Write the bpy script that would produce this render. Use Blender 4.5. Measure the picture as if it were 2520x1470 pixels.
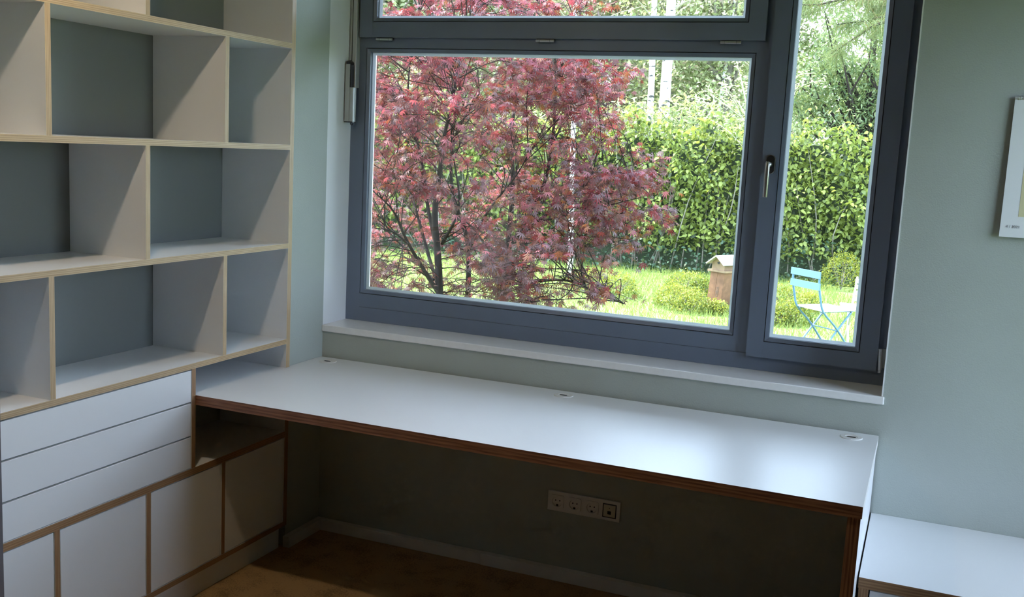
import bpy, bmesh, math, random
import numpy as np
from mathutils import Vector, Matrix

# ------------------------------------------------------------------ clear
for o in list(bpy.data.objects):
    bpy.data.objects.remove(o, do_unlink=True)
SC = bpy.context.scene
COL = SC.collection
rng = np.random.default_rng(7)
random.seed(7)

# ------------------------------------------------------------------ camera
FPX = 2527.5
CAMP = np.array([2.3402, -3.6889, 1.6851])
ROT = np.array([[0.9237138668, -0.3694738724, -0.1012015308],
                [0.3797545988, 0.9179066379, 0.1150384664],
                [0.0503898492, -0.1446943733, 0.9881924921]])   # columns: right, forward, up
cam = bpy.data.cameras.new('camera')
cam.sensor_fit = 'HORIZONTAL'
cam.sensor_width = 36.0
cam.lens = FPX / 2520.0 * 36.0
cam.clip_start = 0.05
cam.clip_end = 400
camo = bpy.data.objects.new('camera', cam)
COL.objects.link(camo)
m = Matrix.Identity(4)
for i in range(3):
    m[i][0] = ROT[i][0]
    m[i][1] = ROT[i][2]
    m[i][2] = -ROT[i][1]
    m[i][3] = CAMP[i]
camo.matrix_world = m
SC.camera = camo


def at(px, py, d):
    """point of the garden that lies d metres deep, seen at a photograph pixel"""
    v = ROT @ np.array([(px - 1260) / FPX, 1.0, -(py - 735) / FPX])
    return CAMP + v * d


# ------------------------------------------------------------------ world, sun, exposure
wd = bpy.data.worlds.new('sky')
SC.world = wd
wd.use_nodes = True
nt = wd.node_tree
nt.nodes.clear()
wo = nt.nodes.new('ShaderNodeOutputWorld')
bg = nt.nodes.new('ShaderNodeBackground')
bg.inputs['Color'].default_value = (0.62, 0.755, 1.0, 1)
bg.inputs['Strength'].default_value = 2.6
nt.links.new(bg.outputs[0], wo.inputs[0])

sun = bpy.data.lights.new('sun', 'SUN')
sun.energy = 4.6
sun.angle = 0.03
sun.color = (1.0, 0.95, 0.86)
suno = bpy.data.objects.new('sun', sun)
COL.objects.link(suno)
suno.location = (-6, 4, 12)
suno.rotation_euler = Vector((0.62, 0.0, -0.79)).to_track_quat('-Z', 'Y').to_euler()

SC.view_settings.view_transform = 'Standard'
SC.view_settings.look = 'None'
SC.view_settings.gamma = 1.0
SC.view_settings.use_curve_mapping = False
SC.view_settings.exposure = 2.35
SC.cycles.max_bounces = 6
SC.cycles.diffuse_bounces = 4
SC.cycles.use_adaptive_sampling = True
SC.cycles.adaptive_threshold = 0.04
SC.cycles.glossy_bounces = 2
SC.cycles.transmission_bounces = 4
SC.cycles.caustics_reflective = False
SC.cycles.caustics_refractive = False

# ------------------------------------------------------------------ materials
MATS = {}


def newmat(name):
    mt = bpy.data.materials.new(name)
    mt.use_nodes = True
    MATS[name] = mt
    return mt, mt.node_tree, mt.node_tree.nodes['Principled BSDF']


def plain(name, col, rough=0.5, metal=0.0, noise=0.0, nscale=20, bump=0.0, bscale=300, spec=0.5):
    mt, t, b = newmat(name)
    b.inputs['Base Color'].default_value = (*col, 1)
    b.inputs['Roughness'].default_value = rough
    b.inputs['Metallic'].default_value = metal
    b.inputs['Specular IOR Level'].default_value = spec
    if noise or bump:
        tc = t.nodes.new('ShaderNodeTexCoord')
    if noise:
        n = t.nodes.new('ShaderNodeTexNoise')
        n.inputs['Scale'].default_value = nscale
        n.inputs['Detail'].default_value = 6
        t.links.new(tc.outputs['Object'], n.inputs['Vector'])
        r = t.nodes.new('ShaderNodeValToRGB')
        r.color_ramp.elements[0].position = 0.3
        r.color_ramp.elements[1].position = 0.7
        r.color_ramp.elements[0].color = (*[c * (1 - noise) for c in col], 1)
        r.color_ramp.elements[1].color = (*[min(1, c * (1 + noise)) for c in col], 1)
        t.links.new(n.outputs['Fac'], r.inputs['Fac'])
        t.links.new(r.outputs['Color'], b.inputs['Base Color'])
    if bump:
        n2 = t.nodes.new('ShaderNodeTexNoise')
        n2.inputs['Scale'].default_value = bscale
        n2.inputs['Detail'].default_value = 3
        t.links.new(tc.outputs['Object'], n2.inputs['Vector'])
        bp = t.nodes.new('ShaderNodeBump')
        bp.inputs['Strength'].default_value = bump
        bp.inputs['Distance'].default_value = 0.002
        t.links.new(n2.outputs['Fac'], bp.inputs['Height'])
        t.links.new(bp.outputs['Normal'], b.inputs['Normal'])
    return mt


def plymat(name, light, dark, layers, rough=0.5, streak=0.5):
    """edge of a plywood board: veneer layers across the thickness (UV v), grain streaks along (UV u)"""
    mt, t, b = newmat(name)
    uv = t.nodes.new('ShaderNodeUVMap')
    sep = t.nodes.new('ShaderNodeSeparateXYZ')
    t.links.new(uv.outputs['UV'], sep.inputs[0])
    mul = t.nodes.new('ShaderNodeMath'); mul.operation = 'MULTIPLY'
    mul.inputs[1].default_value = layers * math.pi
    t.links.new(sep.outputs['Y'], mul.inputs[0])
    sn = t.nodes.new('ShaderNodeMath'); sn.operation = 'SINE'
    t.links.new(mul.outputs[0], sn.inputs[0])
    mr = t.nodes.new('ShaderNodeMapRange')
    mr.inputs['From Min'].default_value = -0.35
    mr.inputs['From Max'].default_value = 0.35
    t.links.new(sn.outputs[0], mr.inputs['Value'])
    mp = t.nodes.new('ShaderNodeMapping')
    mp.inputs['Scale'].default_value = (9.0, layers * 1.3, 1)
    t.links.new(uv.outputs['UV'], mp.inputs['Vector'])
    n = t.nodes.new('ShaderNodeTexNoise')
    n.inputs['Scale'].default_value = 1.0
    n.inputs['Detail'].default_value = 5
    t.links.new(mp.outputs[0], n.inputs['Vector'])
    r2 = t.nodes.new('ShaderNodeMapRange')
    r2.inputs['From Min'].default_value = 0.35
    r2.inputs['From Max'].default_value = 0.68
    t.links.new(n.outputs['Fac'], r2.inputs['Value'])
    mixf = t.nodes.new('ShaderNodeMix'); mixf.data_type = 'FLOAT'
    mixf.inputs[0].default_value = streak
    t.links.new(mr.outputs[0], mixf.inputs[2])
    t.links.new(r2.outputs[0], mixf.inputs[3])
    mx = t.nodes.new('ShaderNodeMix'); mx.data_type = 'RGBA'
    mx.inputs[6].default_value = (*dark, 1)
    mx.inputs[7].default_value = (*light, 1)
    t.links.new(mixf.outputs[0], mx.inputs[0])
    t.links.new(mx.outputs[2], b.inputs['Base Color'])
    b.inputs['Roughness'].default_value = rough
    return mt


def leafmat(name, col, trans, var=0.25, rough=0.55, tw=0.4):
    mt, t, b = newmat(name)
    b.inputs['Roughness'].default_value = rough
    b.inputs['Specular IOR Level'].default_value = 0.35
    geo = t.nodes.new('ShaderNodeNewGeometry')
    hs = t.nodes.new('ShaderNodeHueSaturation')
    hs.inputs['Color'].default_value = (*col, 1)
    mr = t.nodes.new('ShaderNodeMapRange')
    mr.inputs['To Min'].default_value = 1 - var
    mr.inputs['To Max'].default_value = 1 + var
    t.links.new(geo.outputs['Random Per Island'], mr.inputs['Value'])
    t.links.new(mr.outputs[0], hs.inputs['Value'])
    t.links.new(hs.outputs[0], b.inputs['Base Color'])
    tr = t.nodes.new('ShaderNodeBsdfTranslucent')
    tr.inputs['Color'].default_value = (*trans, 1)
    mix = t.nodes.new('ShaderNodeMixShader')
    mix.inputs[0].default_value = tw
    t.links.new(b.outputs[0], mix.inputs[1])
    t.links.new(tr.outputs[0], mix.inputs[2])
    t.links.new(mix.outputs[0], t.nodes['Material Output'].inputs[0])
    return mt


plain('wall_paint', (0.425, 0.46, 0.425), 0.8, noise=0.03, nscale=3, bump=0.35, bscale=220, spec=0.25)
plain('plaster', (0.80, 0.81, 0.82), 0.8, noise=0.02, nscale=4, bump=0.2, bscale=150, spec=0.25)
plain('dark_back_wall', (0.085, 0.07, 0.06), 0.6, noise=0.15, nscale=6)  # unseen back wall, coloured dark so less light bounces into the room
plain('corner_shade', (0.125, 0.112, 0.118), 0.7, noise=0.05, nscale=5)  # shade on the left wall edge, put into a darker wall colour
plain('ceiling_paint', (0.58, 0.57, 0.55), 0.9)
plain('laminate', (0.80, 0.805, 0.81), 0.33, noise=0.01, nscale=3)
plain('back_grey', (0.20, 0.212, 0.21), 0.5)
plain('desk_laminate', (0.80, 0.815, 0.83), 0.36, noise=0.01, nscale=3)
plain('edge_band', (0.74, 0.72, 0.69), 0.4)
plymat('birch_ply', (0.60, 0.44, 0.26), (0.36, 0.235, 0.12), 7)
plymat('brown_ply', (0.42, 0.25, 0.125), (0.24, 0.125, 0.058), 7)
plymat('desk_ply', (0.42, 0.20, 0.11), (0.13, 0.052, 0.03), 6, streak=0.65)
plain('frame_paint', (0.165, 0.20, 0.275), 0.42, noise=0.03, nscale=8)
plain('gasket', (0.012, 0.013, 0.015), 0.6)
plain('spacer_metal', (0.78, 0.80, 0.82), 0.35, metal=0.0)
plain('steel', (0.62, 0.61, 0.60), 0.3, metal=1.0)
plain('aluminium', (0.50, 0.51, 0.50), 0.45, metal=0.6)
plain('black_plastic', (0.015, 0.015, 0.016), 0.4)
plain('sill_stone', (0.86, 0.855, 0.85), 0.22, noise=0.02, nscale=60)
plain('white_plastic', (0.78, 0.77, 0.75), 0.3)
plain('cream_plastic', (0.66, 0.62, 0.50), 0.3)
plain('dark_hole', (0.02, 0.018, 0.016), 0.7)
plain('paper', (0.80, 0.81, 0.83), 0.6)
plain('print_yellow', (0.66, 0.62, 0.38), 0.6, noise=0.06, nscale=9)
plain('print_ink', (0.22, 0.23, 0.25), 0.7)
plain('base_white', (0.80, 0.78, 0.75), 0.4)
plain('lawn_soil', (0.145, 0.20, 0.052), 0.9, noise=0.25, nscale=2.2)
plain('mulch', (0.105, 0.072, 0.053), 0.9, noise=0.5, nscale=18)
plain('bark_maple', (0.034, 0.026, 0.023), 1.0, noise=0.4, nscale=30, spec=0.1)
plain('bark_grey', (0.150, 0.132, 0.102), 0.9, noise=0.3, nscale=20)
plain('bark_pale', (0.255, 0.240, 0.158), 0.9, noise=0.2, nscale=20)
plain('chair_blue', (0.062, 0.128, 0.215), 0.4)
plain('chair_slat', (0.27, 0.32, 0.36), 0.45)
plain('slat_white', (0.360, 0.352, 0.338), 0.5)
plain('post_wood', (0.175, 0.085, 0.045), 0.7, noise=0.25, nscale=14)
plain('house_wood', (0.23, 0.15, 0.09), 0.7, noise=0.15, nscale=16)
plain('roof_wood', (0.390, 0.375, 0.352), 0.7, noise=0.1, nscale=16)
plain('lamp_metal', (0.7, 0.7, 0.7), 0.4)
plain('dark_roof', (0.25, 0.25, 0.25), 0.8)
plain('facade', (0.70, 0.70, 0.68), 0.9)

# floor: brown cork linoleum with fine speckle
mt, t, b = newmat('cork_floor')
tc = t.nodes.new('ShaderNodeTexCoord')
n1 = t.nodes.new('ShaderNodeTexNoise'); n1.inputs['Scale'].default_value = 160; n1.inputs['Detail'].default_value = 4
n2 = t.nodes.new('ShaderNodeTexNoise'); n2.inputs['Scale'].default_value = 9; n2.inputs['Detail'].default_value = 3
t.links.new(tc.outputs['Object'], n1.inputs['Vector']); t.links.new(tc.outputs['Object'], n2.inputs['Vector'])
ad = t.nodes.new('ShaderNodeMath'); ad.operation = 'ADD'
t.links.new(n1.outputs['Fac'], ad.inputs[0]); t.links.new(n2.outputs['Fac'], ad.inputs[1])
rp = t.nodes.new('ShaderNodeValToRGB')
rp.color_ramp.elements[0].position = 0.75; rp.color_ramp.elements[0].color = (0.25, 0.15, 0.065, 1)
rp.color_ramp.elements[1].position = 1.25; rp.color_ramp.elements[1].color = (0.46, 0.29, 0.13, 1)
hf = t.nodes.new('ShaderNodeMath'); hf.operation = 'MULTIPLY'; hf.inputs[1].default_value = 1.0
t.links.new(ad.outputs[0], hf.inputs[0]); t.links.new(hf.outputs[0], rp.inputs['Fac'])
t.links.new(rp.outputs['Color'], b.inputs['Base Color']); b.inputs['Roughness'].default_value = 0.55

# birch bark: white with dark horizontal lenticels
mt, t, b = newmat('birch_bark')
tc = t.nodes.new('ShaderNodeTexCoord')
mp = t.nodes.new('ShaderNodeMapping'); mp.inputs['Scale'].default_value = (5, 5, 14)
t.links.new(tc.outputs['Object'], mp.inputs[0])
n1 = t.nodes.new('ShaderNodeTexNoise'); n1.inputs['Scale'].default_value = 1.0; n1.inputs['Detail'].default_value = 4
t.links.new(mp.outputs[0], n1.inputs['Vector'])
rp = t.nodes.new('ShaderNodeValToRGB')
rp.color_ramp.elements[0].position = 0.36; rp.color_ramp.elements[0].color = (0.03, 0.028, 0.025, 1)
rp.color_ramp.elements[1].position = 0.44; rp.color_ramp.elements[1].color = (0.6, 0.59, 0.575, 1)
t.links.new(n1.outputs['Fac'], rp.inputs['Fac']); t.links.new(rp.outputs['Color'], b.inputs['Base Color'])
b.inputs['Roughness'].default_value = 0.8

# spacer bars: white translucent plastic between the panes
mt, t, b = newmat('spacer_plastic')
b.inputs['Base Color'].default_value = (0.82, 0.83, 0.85, 1)
b.inputs['Roughness'].default_value = 0.4
tl = t.nodes.new('ShaderNodeBsdfTranslucent'); tl.inputs['Color'].default_value = (0.85, 0.87, 0.9, 1)
ms = t.nodes.new('ShaderNodeMixShader'); ms.inputs[0].default_value = 0.55
t.links.new(b.outputs[0], ms.inputs[1]); t.links.new(tl.outputs[0], ms.inputs[2])
t.links.new(ms.outputs[0], t.nodes['Material Output'].inputs[0])

# window glass: thin clear pane with a faint reflection
mt, t, b = newmat('glass')
t.nodes.remove(b)
tr = t.nodes.new('ShaderNodeBsdfTransparent'); tr.inputs[0].default_value = (0.97, 0.985, 0.975, 1)
gl = t.nodes.new('ShaderNodeBsdfGlossy'); gl.inputs['Roughness'].default_value = 0.01
fr = t.nodes.new('ShaderNodeFresnel'); fr.inputs['IOR'].default_value = 1.45
sc_ = t.nodes.new('ShaderNodeMath'); sc_.operation = 'MULTIPLY'; sc_.inputs[1].default_value = 0.8
mx = t.nodes.new('ShaderNodeMixShader')
t.links.new(fr.outputs[0], sc_.inputs[0]); t.links.new(sc_.outputs[0], mx.inputs[0])
t.links.new(tr.outputs[0], mx.inputs[1]); t.links.new(gl.outputs[0], mx.inputs[2])
t.links.new(mx.outputs[0], t.nodes['Material Output'].inputs[0])

# lamp emitter
mt, t, b = newmat('lamp_glow')
b.inputs['Emission Color'].default_value = (1.0, 0.80, 0.55, 1)
b.inputs['Emission Strength'].default_value = 6.0
b.inputs['Base Color'].default_value = (1, 0.9, 0.75, 1)

leafmat('maple_pink', (0.29, 0.088, 0.115), (0.36, 0.062, 0.072))
leafmat('maple_crimson', (0.145, 0.036, 0.048), (0.21, 0.026, 0.026))
leafmat('maple_purple', (0.125, 0.070, 0.078), (0.130, 0.048, 0.042))
leafmat('maple_orange', (0.165, 0.062, 0.036), (0.25, 0.072, 0.028))
leafmat('hedge_lime', (0.25, 0.295, 0.075), (0.33, 0.38, 0.075))
leafmat('hedge_green', (0.165, 0.205, 0.060), (0.22, 0.265, 0.055))
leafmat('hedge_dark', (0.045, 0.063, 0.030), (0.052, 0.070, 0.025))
leafmat('ivy_dark', (0.045, 0.081, 0.044), (0.038, 0.074, 0.025), tw=0.2)
leafmat('box_yellow', (0.210, 0.219, 0.032), (0.263, 0.271, 0.032))
leafmat('box_green', (0.114, 0.158, 0.032), (0.149, 0.193, 0.032))
leafmat('tree_pale', (0.33, 0.36, 0.19), (0.43, 0.46, 0.22))
leafmat('tree_green', (0.21, 0.26, 0.11), (0.28, 0.33, 0.115))
leafmat('tree_blossom', (0.38, 0.32, 0.23), (0.43, 0.36, 0.24))
leafmat('rhodo_leaf', (0.24, 0.285, 0.125), (0.30, 0.34, 0.11), rough=0.35)
leafmat('yew_leaf', (0.105, 0.155, 0.068), (0.12, 0.165, 0.05))
leafmat('needle', (0.125, 0.16, 0.062), (0.15, 0.18, 0.060))
leafmat('needle_brown', (0.210, 0.140, 0.056), (0.210, 0.140, 0.049))
leafmat('grass_light', (0.185, 0.235, 0.066), (0.255, 0.310, 0.070), var=0.3)
leafmat('grass_mid', (0.145, 0.200, 0.052), (0.205, 0.260, 0.054), var=0.3)

# ------------------------------------------------------------------ object helpers
WPOS = {}


def root(name, loc, label, cat, group=None, kind=None):
    o = bpy.data.objects.new(name, None)
    o.empty_display_size = 0.1
    o.location = loc
    COL.objects.link(o)
    WPOS[o] = np.array(loc, float)
    tag(o, label, cat, group, kind)
    return o


def tag(o, label=None, cat=None, group=None, kind=None):
    if label: o['label'] = label
    if cat: o['category'] = cat
    if group: o['group'] = group
    if kind: o['kind'] = kind
    return o


def link(name, me, parent=None, world=(0, 0, 0)):
    o = bpy.data.objects.new(name, me)
    COL.objects.link(o)
    w = np.array(world, float)
    WPOS[o] = w
    if parent is not None:
        o.parent = parent
        o.location = w - WPOS[parent]
    else:
        o.location = w
    return o


def mesh_obj(name, verts, faces, mats, parent=None, midx=None, uvs=None, smooth=False):
    v = np.array(verts, float)
    c = (v.min(0) + v.max(0)) / 2
    c[2] = v[:, 2].min()
    me = bpy.data.meshes.new(name)
    me.from_pydata((v - c).tolist(), [], [list(f) for f in faces])
    for mname in (mats if isinstance(mats, (list, tuple)) else [mats]):
        me.materials.append(MATS[mname])
    if midx is not None:
        me.polygons.foreach_set('material_index', midx)
    if uvs is not None:
        ul = me.uv_layers.new(name='UVMap')
        ul.data.foreach_set('uv', np.array(uvs, float).ravel())
    if smooth:
        me.polygons.foreach_set('use_smooth', [True] * len(me.polygons))
    me.update()
    return link(name, me, parent, c)


class MB:
    """collects boxes, tubes and polygons into one mesh"""

    def __init__(self):
        self.v = []; self.f = []; self.m = []

    def box(self, x0, x1, y0, y1, z0, z1, mi=0):
        b = len(self.v)
        for z in (z0, z1):
            for y in (y0, y1):
                for x in (x0, x1):
                    self.v.append((x, y, z))
        for f in [(0, 2, 3, 1), (4, 5, 7, 6), (0, 1, 5, 4), (2, 6, 7, 3), (0, 4, 6, 2), (1, 3, 7, 5)]:
            self.f.append([b + i for i in f]); self.m.append(mi)
        return self

    def obox(self, c, ax, ay, az, sx, sy, sz, mi=0):
        """oriented box: centre, three axes, half sizes"""
        c, ax, ay, az = (np.array(q, float) for q in (c, ax, ay, az))
        b = len(self.v)
        for k in (-1, 1):
            for j in (-1, 1):
                for i in (-1, 1):
                    self.v.append(tuple(c + ax * sx * i + ay * sy * j + az * sz * k))
        for f in [(0, 2, 3, 1), (4, 5, 7, 6), (0, 1, 5, 4), (2, 6, 7, 3), (0, 4, 6, 2), (1, 3, 7, 5)]:
            self.f.append([b + i for i in f]); self.m.append(mi)
        return self

    def tube(self, pts, rad, n=6, mi=0, cap=True):
        pts = [np.array(p, float) for p in pts]
        rs = rad if hasattr(rad, '__len__') else [rad] * len(pts)
        b = len(self.v)
        up = None
        for i, p in enumerate(pts):
            d = pts[min(i + 1, len(pts) - 1)] - pts[max(i - 1, 0)]
            d = d / (np.linalg.norm(d) + 1e-9)
            if up is None:
                a = np.array([0, 0, 1.0]) if abs(d[2]) < 0.9 else np.array([1.0, 0, 0])
                up = np.cross(d, a)
            up = up - d * (up @ d); up /= (np.linalg.norm(up) + 1e-9)
            s = np.cross(d, up)
            for k in range(n):
                an = 2 * math.pi * k / n
                self.v.append(tuple(p + (up * math.cos(an) + s * math.sin(an)) * rs[i]))
        for i in range(len(pts) - 1):
            for k in range(n):
                a0 = b + i * n + k; a1 = b + i * n + (k + 1) % n
                self.f.append([a0, a1, a1 + n, a0 + n]); self.m.append(mi)
        if cap:
            self.f.append([b + k for k in range(n)][::-1]); self.m.append(mi)
            e = b + (len(pts) - 1) * n
            self.f.append([e + k for k in range(n)]); self.m.append(mi)
        return self

    def ring(self, x0, x1, z0, z1, w, y0, y1, mi=0, slope=0.0):
        """mitred rectangular frame in the xz plane, member width w, y0 = room side; slope pushes the inner edge back"""
        b = len(self.v)
        for (a, c, e, f) in ((x0, x1, z0, z1), (x0 + w, x1 - w, z0 + w, z1 - w)):
            inner = a != x0
            for y in (y0 + (slope if inner else 0), y1):
                for (x, z) in ((a, e), (c, e), (c, f), (a, f)):
                    self.v.append((x, y, z))
        for k in range(4):
            l = (k + 1) % 4
            self.f += [[b + k, b + l, b + 8 + l, b + 8 + k], [b + 4 + l, b + 4 + k, b + 12 + k, b + 12 + l],
                       [b + l, b + k, b + 4 + k, b + 4 + l], [b + 8 + k, b + 8 + l, b + 12 + l, b + 12 + k]]
            self.m += [mi] * 4
        return self

    def lathe(self, c, axis, prof, n=24, mi=0):
        """profile of (radius, height along axis) turned around an axis"""
        c = np.array(c, float); ax = np.array(axis, float); ax /= np.linalg.norm(ax)
        a = np.array([0, 0, 1.0]) if abs(ax[2]) < 0.9 else np.array([1.0, 0, 0])
        u = np.cross(ax, a); u /= np.linalg.norm(u); w = np.cross(ax, u)
        b = len(self.v)
        for r, h in prof:
            for k in range(n):
                an = 2 * math.pi * k / n
                self.v.append(tuple(c + ax * h + (u * math.cos(an) + w * math.sin(an)) * r))
        for i in range(len(prof) - 1):
            for k in range(n):
                l = (k + 1) % n
                self.f.append([b + i * n + k, b + i * n + l, b + (i + 1) * n + l, b + (i + 1) * n + k]); self.m.append(mi)
        return self

    def build(self, name, mats, parent=None, smooth=False):
        return mesh_obj(name, self.v, self.f, mats, parent, self.m, None, smooth)


def box(name, mats, parent, x0, x1, y0, y1, z0, z1, bevel=0.0, segs=2):
    o = MB().box(x0, x1, y0, y1, z0, z1).build(name, mats, parent)
    if bevel:
        bm = bmesh.new(); bm.from_mesh(o.data)
        bmesh.ops.recalc_face_normals(bm, faces=bm.faces)
        bmesh.ops.bevel(bm, geom=list(bm.edges), offset=bevel, segments=segs, affect='EDGES', profile=0.5)
        bm.to_mesh(o.data); bm.free()
    return o


def board(name, parent, x0, x1, y0, y1, z0, z1, edge='birch_ply', face='laminate', only=None):
    """plywood board: laminate on the two large faces, veneer layers on its edges (UV: u metres along, v across).
    only: the face normals that show wood, the others are laminate"""
    o = MB().box(x0, x1, y0, y1, z0, z1).build(name, [face, edge], parent)
    me = o.data
    dim = (x1 - x0, y1 - y0, z1 - z0)
    th = int(np.argmin(dim))
    ul = me.uv_layers.new(name='UVMap')
    off = random.random() * 10
    for p in me.polygons:
        nx = int(np.argmax([abs(c) for c in p.normal]))
        wood = nx != th
        if wood and only is not None:
            wood = any(all(abs(a - b) < 0.1 for a, b in zip(p.normal, q)) for q in only)
        p.material_index = 1 if wood else 0
        ax = [a for a in range(3) if a not in (nx, th)]
        a = ax[0] if nx != th else 0
        lo = [min(v.co[k] for v in me.vertices) for k in range(3)]
        for li in p.loop_indices:
            co = me.vertices[me.loops[li].vertex_index].co
            ul.data[li].uv = (co[a] - lo[a] + off, (co[th] - lo[th]) / dim[th])
    return o


def struct(o, label, cat):
    return tag(o, label, cat, kind='structure')


# ------------------------------------------------------------------ room shell
YW = 0.012          # room face of the window wall
XS = -0.012         # room face of the short left wall beside the window
ZC = 2.66           # ceiling
XR, YB = 3.32, -6.2  # right wall, back wall
WX0, WX1 = XS, 2.2455
FT = 2.56           # top of the window

struct(box('floor', 'cork_floor', None, -0.7, XR + 0.3, YB - 0.3, 0.40, -0.12, 0.0), 'brown speckled cork floor under the desk', 'floor')
struct(box('ceiling', 'ceiling_paint', None, -0.7, XR + 0.3, YB - 0.3, 0.42, ZC, ZC + 0.25), 'white painted ceiling above the bookcase', 'ceiling')
ww = MB()
ww.box(XS, XR + 0.3, YW, 0.40, -0.3, 0.872)
ww.box(WX1, XR + 0.3, YW, 0.40, 0.872, ZC)
ww.box(XS, WX1, YW, 0.40, FT, ZC)
struct(ww.build('wall_window', 'wall_paint'), 'sage green wall around and below the window', 'wall')
wl = MB()
wl.box(-0.70, -0.327, YB - 0.3, 0.42, -0.3, ZC)
wl.box(-0.327, XS, -0.2375, YW, -0.3, ZC)
struct(wl.build('wall_left', 'wall_paint'), 'sage green wall behind and right of the bookcase', 'wall')
struct(box('wall_corner', 'corner_shade', None, -0.327, 0.05, YB - 0.3, -1.686, -0.3, ZC), 'wall edge closing the bookcase recess at the left picture border', 'wall')
struct(box('wall_back', 'dark_back_wall', None, -0.7, XR + 0.3, YB - 0.3, YB, -0.3, ZC), 'unseen back wall of the room, darkened to hold down bounced light', 'wall')
wr = MB()
RY0, RY1, RZ0, RZ1 = -0.86, -0.08, 0.56, 2.36
wr.box(XR, XR + 0.16, YB, RY0, -0.3, ZC).box(XR, XR + 0.16, RY1, YW, -0.3, ZC)
wr.box(XR, XR + 0.16, RY0, RY1, -0.3, RZ0).box(XR, XR + 0.16, RY0, RY1, RZ1, ZC)
struct(wr.build('wall_right', 'wall_paint'), 'right room wall with a narrow side window', 'wall')
struct(box('trim_1', 'plaster', None, -0.327, XS, YW, 0.40, 0.872, FT), 'white plastered window reveal left of the grey frame', 'trim')
struct(box('trim_2', 'plaster', None, WX1 - 0.0028, WX1 + 0.0018, YW - 0.0018, 0.190, 0.903, FT), 'thin white plaster corner bead along the right window edge', 'trim')

# side window in the right wall (outside the picture)
tw_ = root('window_2', (XR + 0.1, (RY0 + RY1) / 2, RZ0), 'grey framed side window in the right wall', 'window', kind='structure')
for a, b_ in ((RY0, RY0 + 0.045), (RY1 - 0.045, RY1)):
    box('frame_post', 'frame_paint', tw_, XR + 0.06, XR + 0.14, a, b_, RZ0, RZ1)
for a, b_ in ((RZ0, RZ0 + 0.045), (RZ1 - 0.045, RZ1)):
    box('frame_rail', 'frame_paint', tw_, XR + 0.065, XR + 0.135, RY0 + 0.045, RY1 - 0.045, a, b_)
box('pane', 'glass', tw_, XR + 0.098, XR + 0.102, RY0 + 0.045, RY1 - 0.045, RZ0 + 0.045, RZ1 - 0.045)

# baseboards
bb = MB()
bb.box(XS, 0.0175, -0.2525, YW, 0.0, 0.047)
struct(bb.build('baseboard_left', 'base_white'), 'short white baseboard returning along the left wall', 'baseboard')
struct(box('baseboard_window', 'base_white', None, 0.0175, 0.7815, -0.0175, YW, 0.0, 0.047, 0.002), 'white baseboard under the window, piece nearest the bookcase', 'baseboard')
struct(box('baseboard_window_long', 'base_white', None, 0.7825, 2.2075, -0.0215, YW, 0.0, 0.0485, 0.002), 'white baseboard under the window, piece below the sockets', 'baseboard')

# window sill
sl = box('window_sill', 'sill_stone', None, XS, 2.2525, 0.003, 0.215, 0.8735, 0.9021, 0.004, 3)
struct(sl, 'white polished stone window sill below the grey frame', 'window sill')
struct(box('outer_sill', 'frame_paint', None, XS, WX1, 0.262, 0.47, 0.862, 0.900), 'grey metal sill outside the window', 'window sill')

# ------------------------------------------------------------------ the window
R = 0.194
win = root('window_1', (1.12, R + 0.03, 0.902), 'large anthracite framed window with three panes overlooking the garden', 'window', kind='structure')
FX0, FX1, FZ0 = XS, WX1 - 0.001, 0.9025
# fixed light opening and sash outlines
OX0, OX1, OZ0, OZ1 = 0.056, 1.689, 1.0235, 2.0745
MX0, MX1 = OX1, 1.790           # mullion
TZ0, TZ1 = OZ1, 2.150           # transom
Y1 = R + 0.075
box('frame_stile', 'frame_paint', win, FX0, OX0, R, Y1, FZ0, FT)
box('frame_stile', 'frame_paint', win, 2.175, FX1, R, Y1, FZ0, FT)
box('frame_rail', 'frame_paint', win, OX0, 2.175, R, Y1, 0.9640, OZ0)
box('frame_extension', 'frame_paint', win, OX0 - 0.03, 2.175, R - 0.0006, Y1, FZ0, 0.9628)
box('frame_rail', 'frame_paint', win, OX0, 2.175, R, Y1, 2.52, FT)
box('frame_mullion', 'frame_paint', win, MX0, MX1, R, Y1, OZ0, 2.52)
box('frame_transom', 'frame_paint', win, OX0, OX1, R, Y1, TZ0, TZ1)


def glazing(parent, x0, x1, z0, z1, yf, gy, bead_w=0.014):
    """groove, bead, gasket, spacer bar and double glazing inside an opening"""
    MB().ring(x0 - 0.001, x1 + 0.001, z0 - 0.001, z1 + 0.001, 0.006, yf + 0.012, yf + 0.02).build('gasket', 'gasket', parent)
    MB().ring(x0 + 0.0028, x1 - 0.0028, z0 + 0.0028, z1 - 0.0028, bead_w, yf + 0.001, gy, slope=0.006).build('glazing_bead', 'frame_paint', parent)
    i = 0.0028 + bead_w
    MB().ring(x0 + i - 0.004, x1 - i + 0.004, z0 + i - 0.004, z1 - i + 0.004, 0.0155, gy + 0.0055, gy + 0.0075).build('spacer_bar', 'spacer_plastic', parent)
    for y in (gy, gy + 0.022):
        box('pane', 'glass', parent, x0 + 0.004, x1 - 0.004, y, y + 0.004, z0 + 0.004, z1 - 0.004)
    MB().ring(x0 - 0.002, x1 + 0.002, z0 - 0.002, z1 + 0.002, 0.010, gy + 0.0265, gy + 0.0335).build('outer_stop', 'spacer_metal', parent)


fl = box('fixed_light_rebate', 'gasket', win, OX0 - 0.0005, OX0 + 0.002, R + 0.02, R + 0.03, OZ0, OZ1)
glazing(win, OX0, OX1, OZ0, OZ1, R, R + 0.026)

YS = R - 0.020      # sash face


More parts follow.
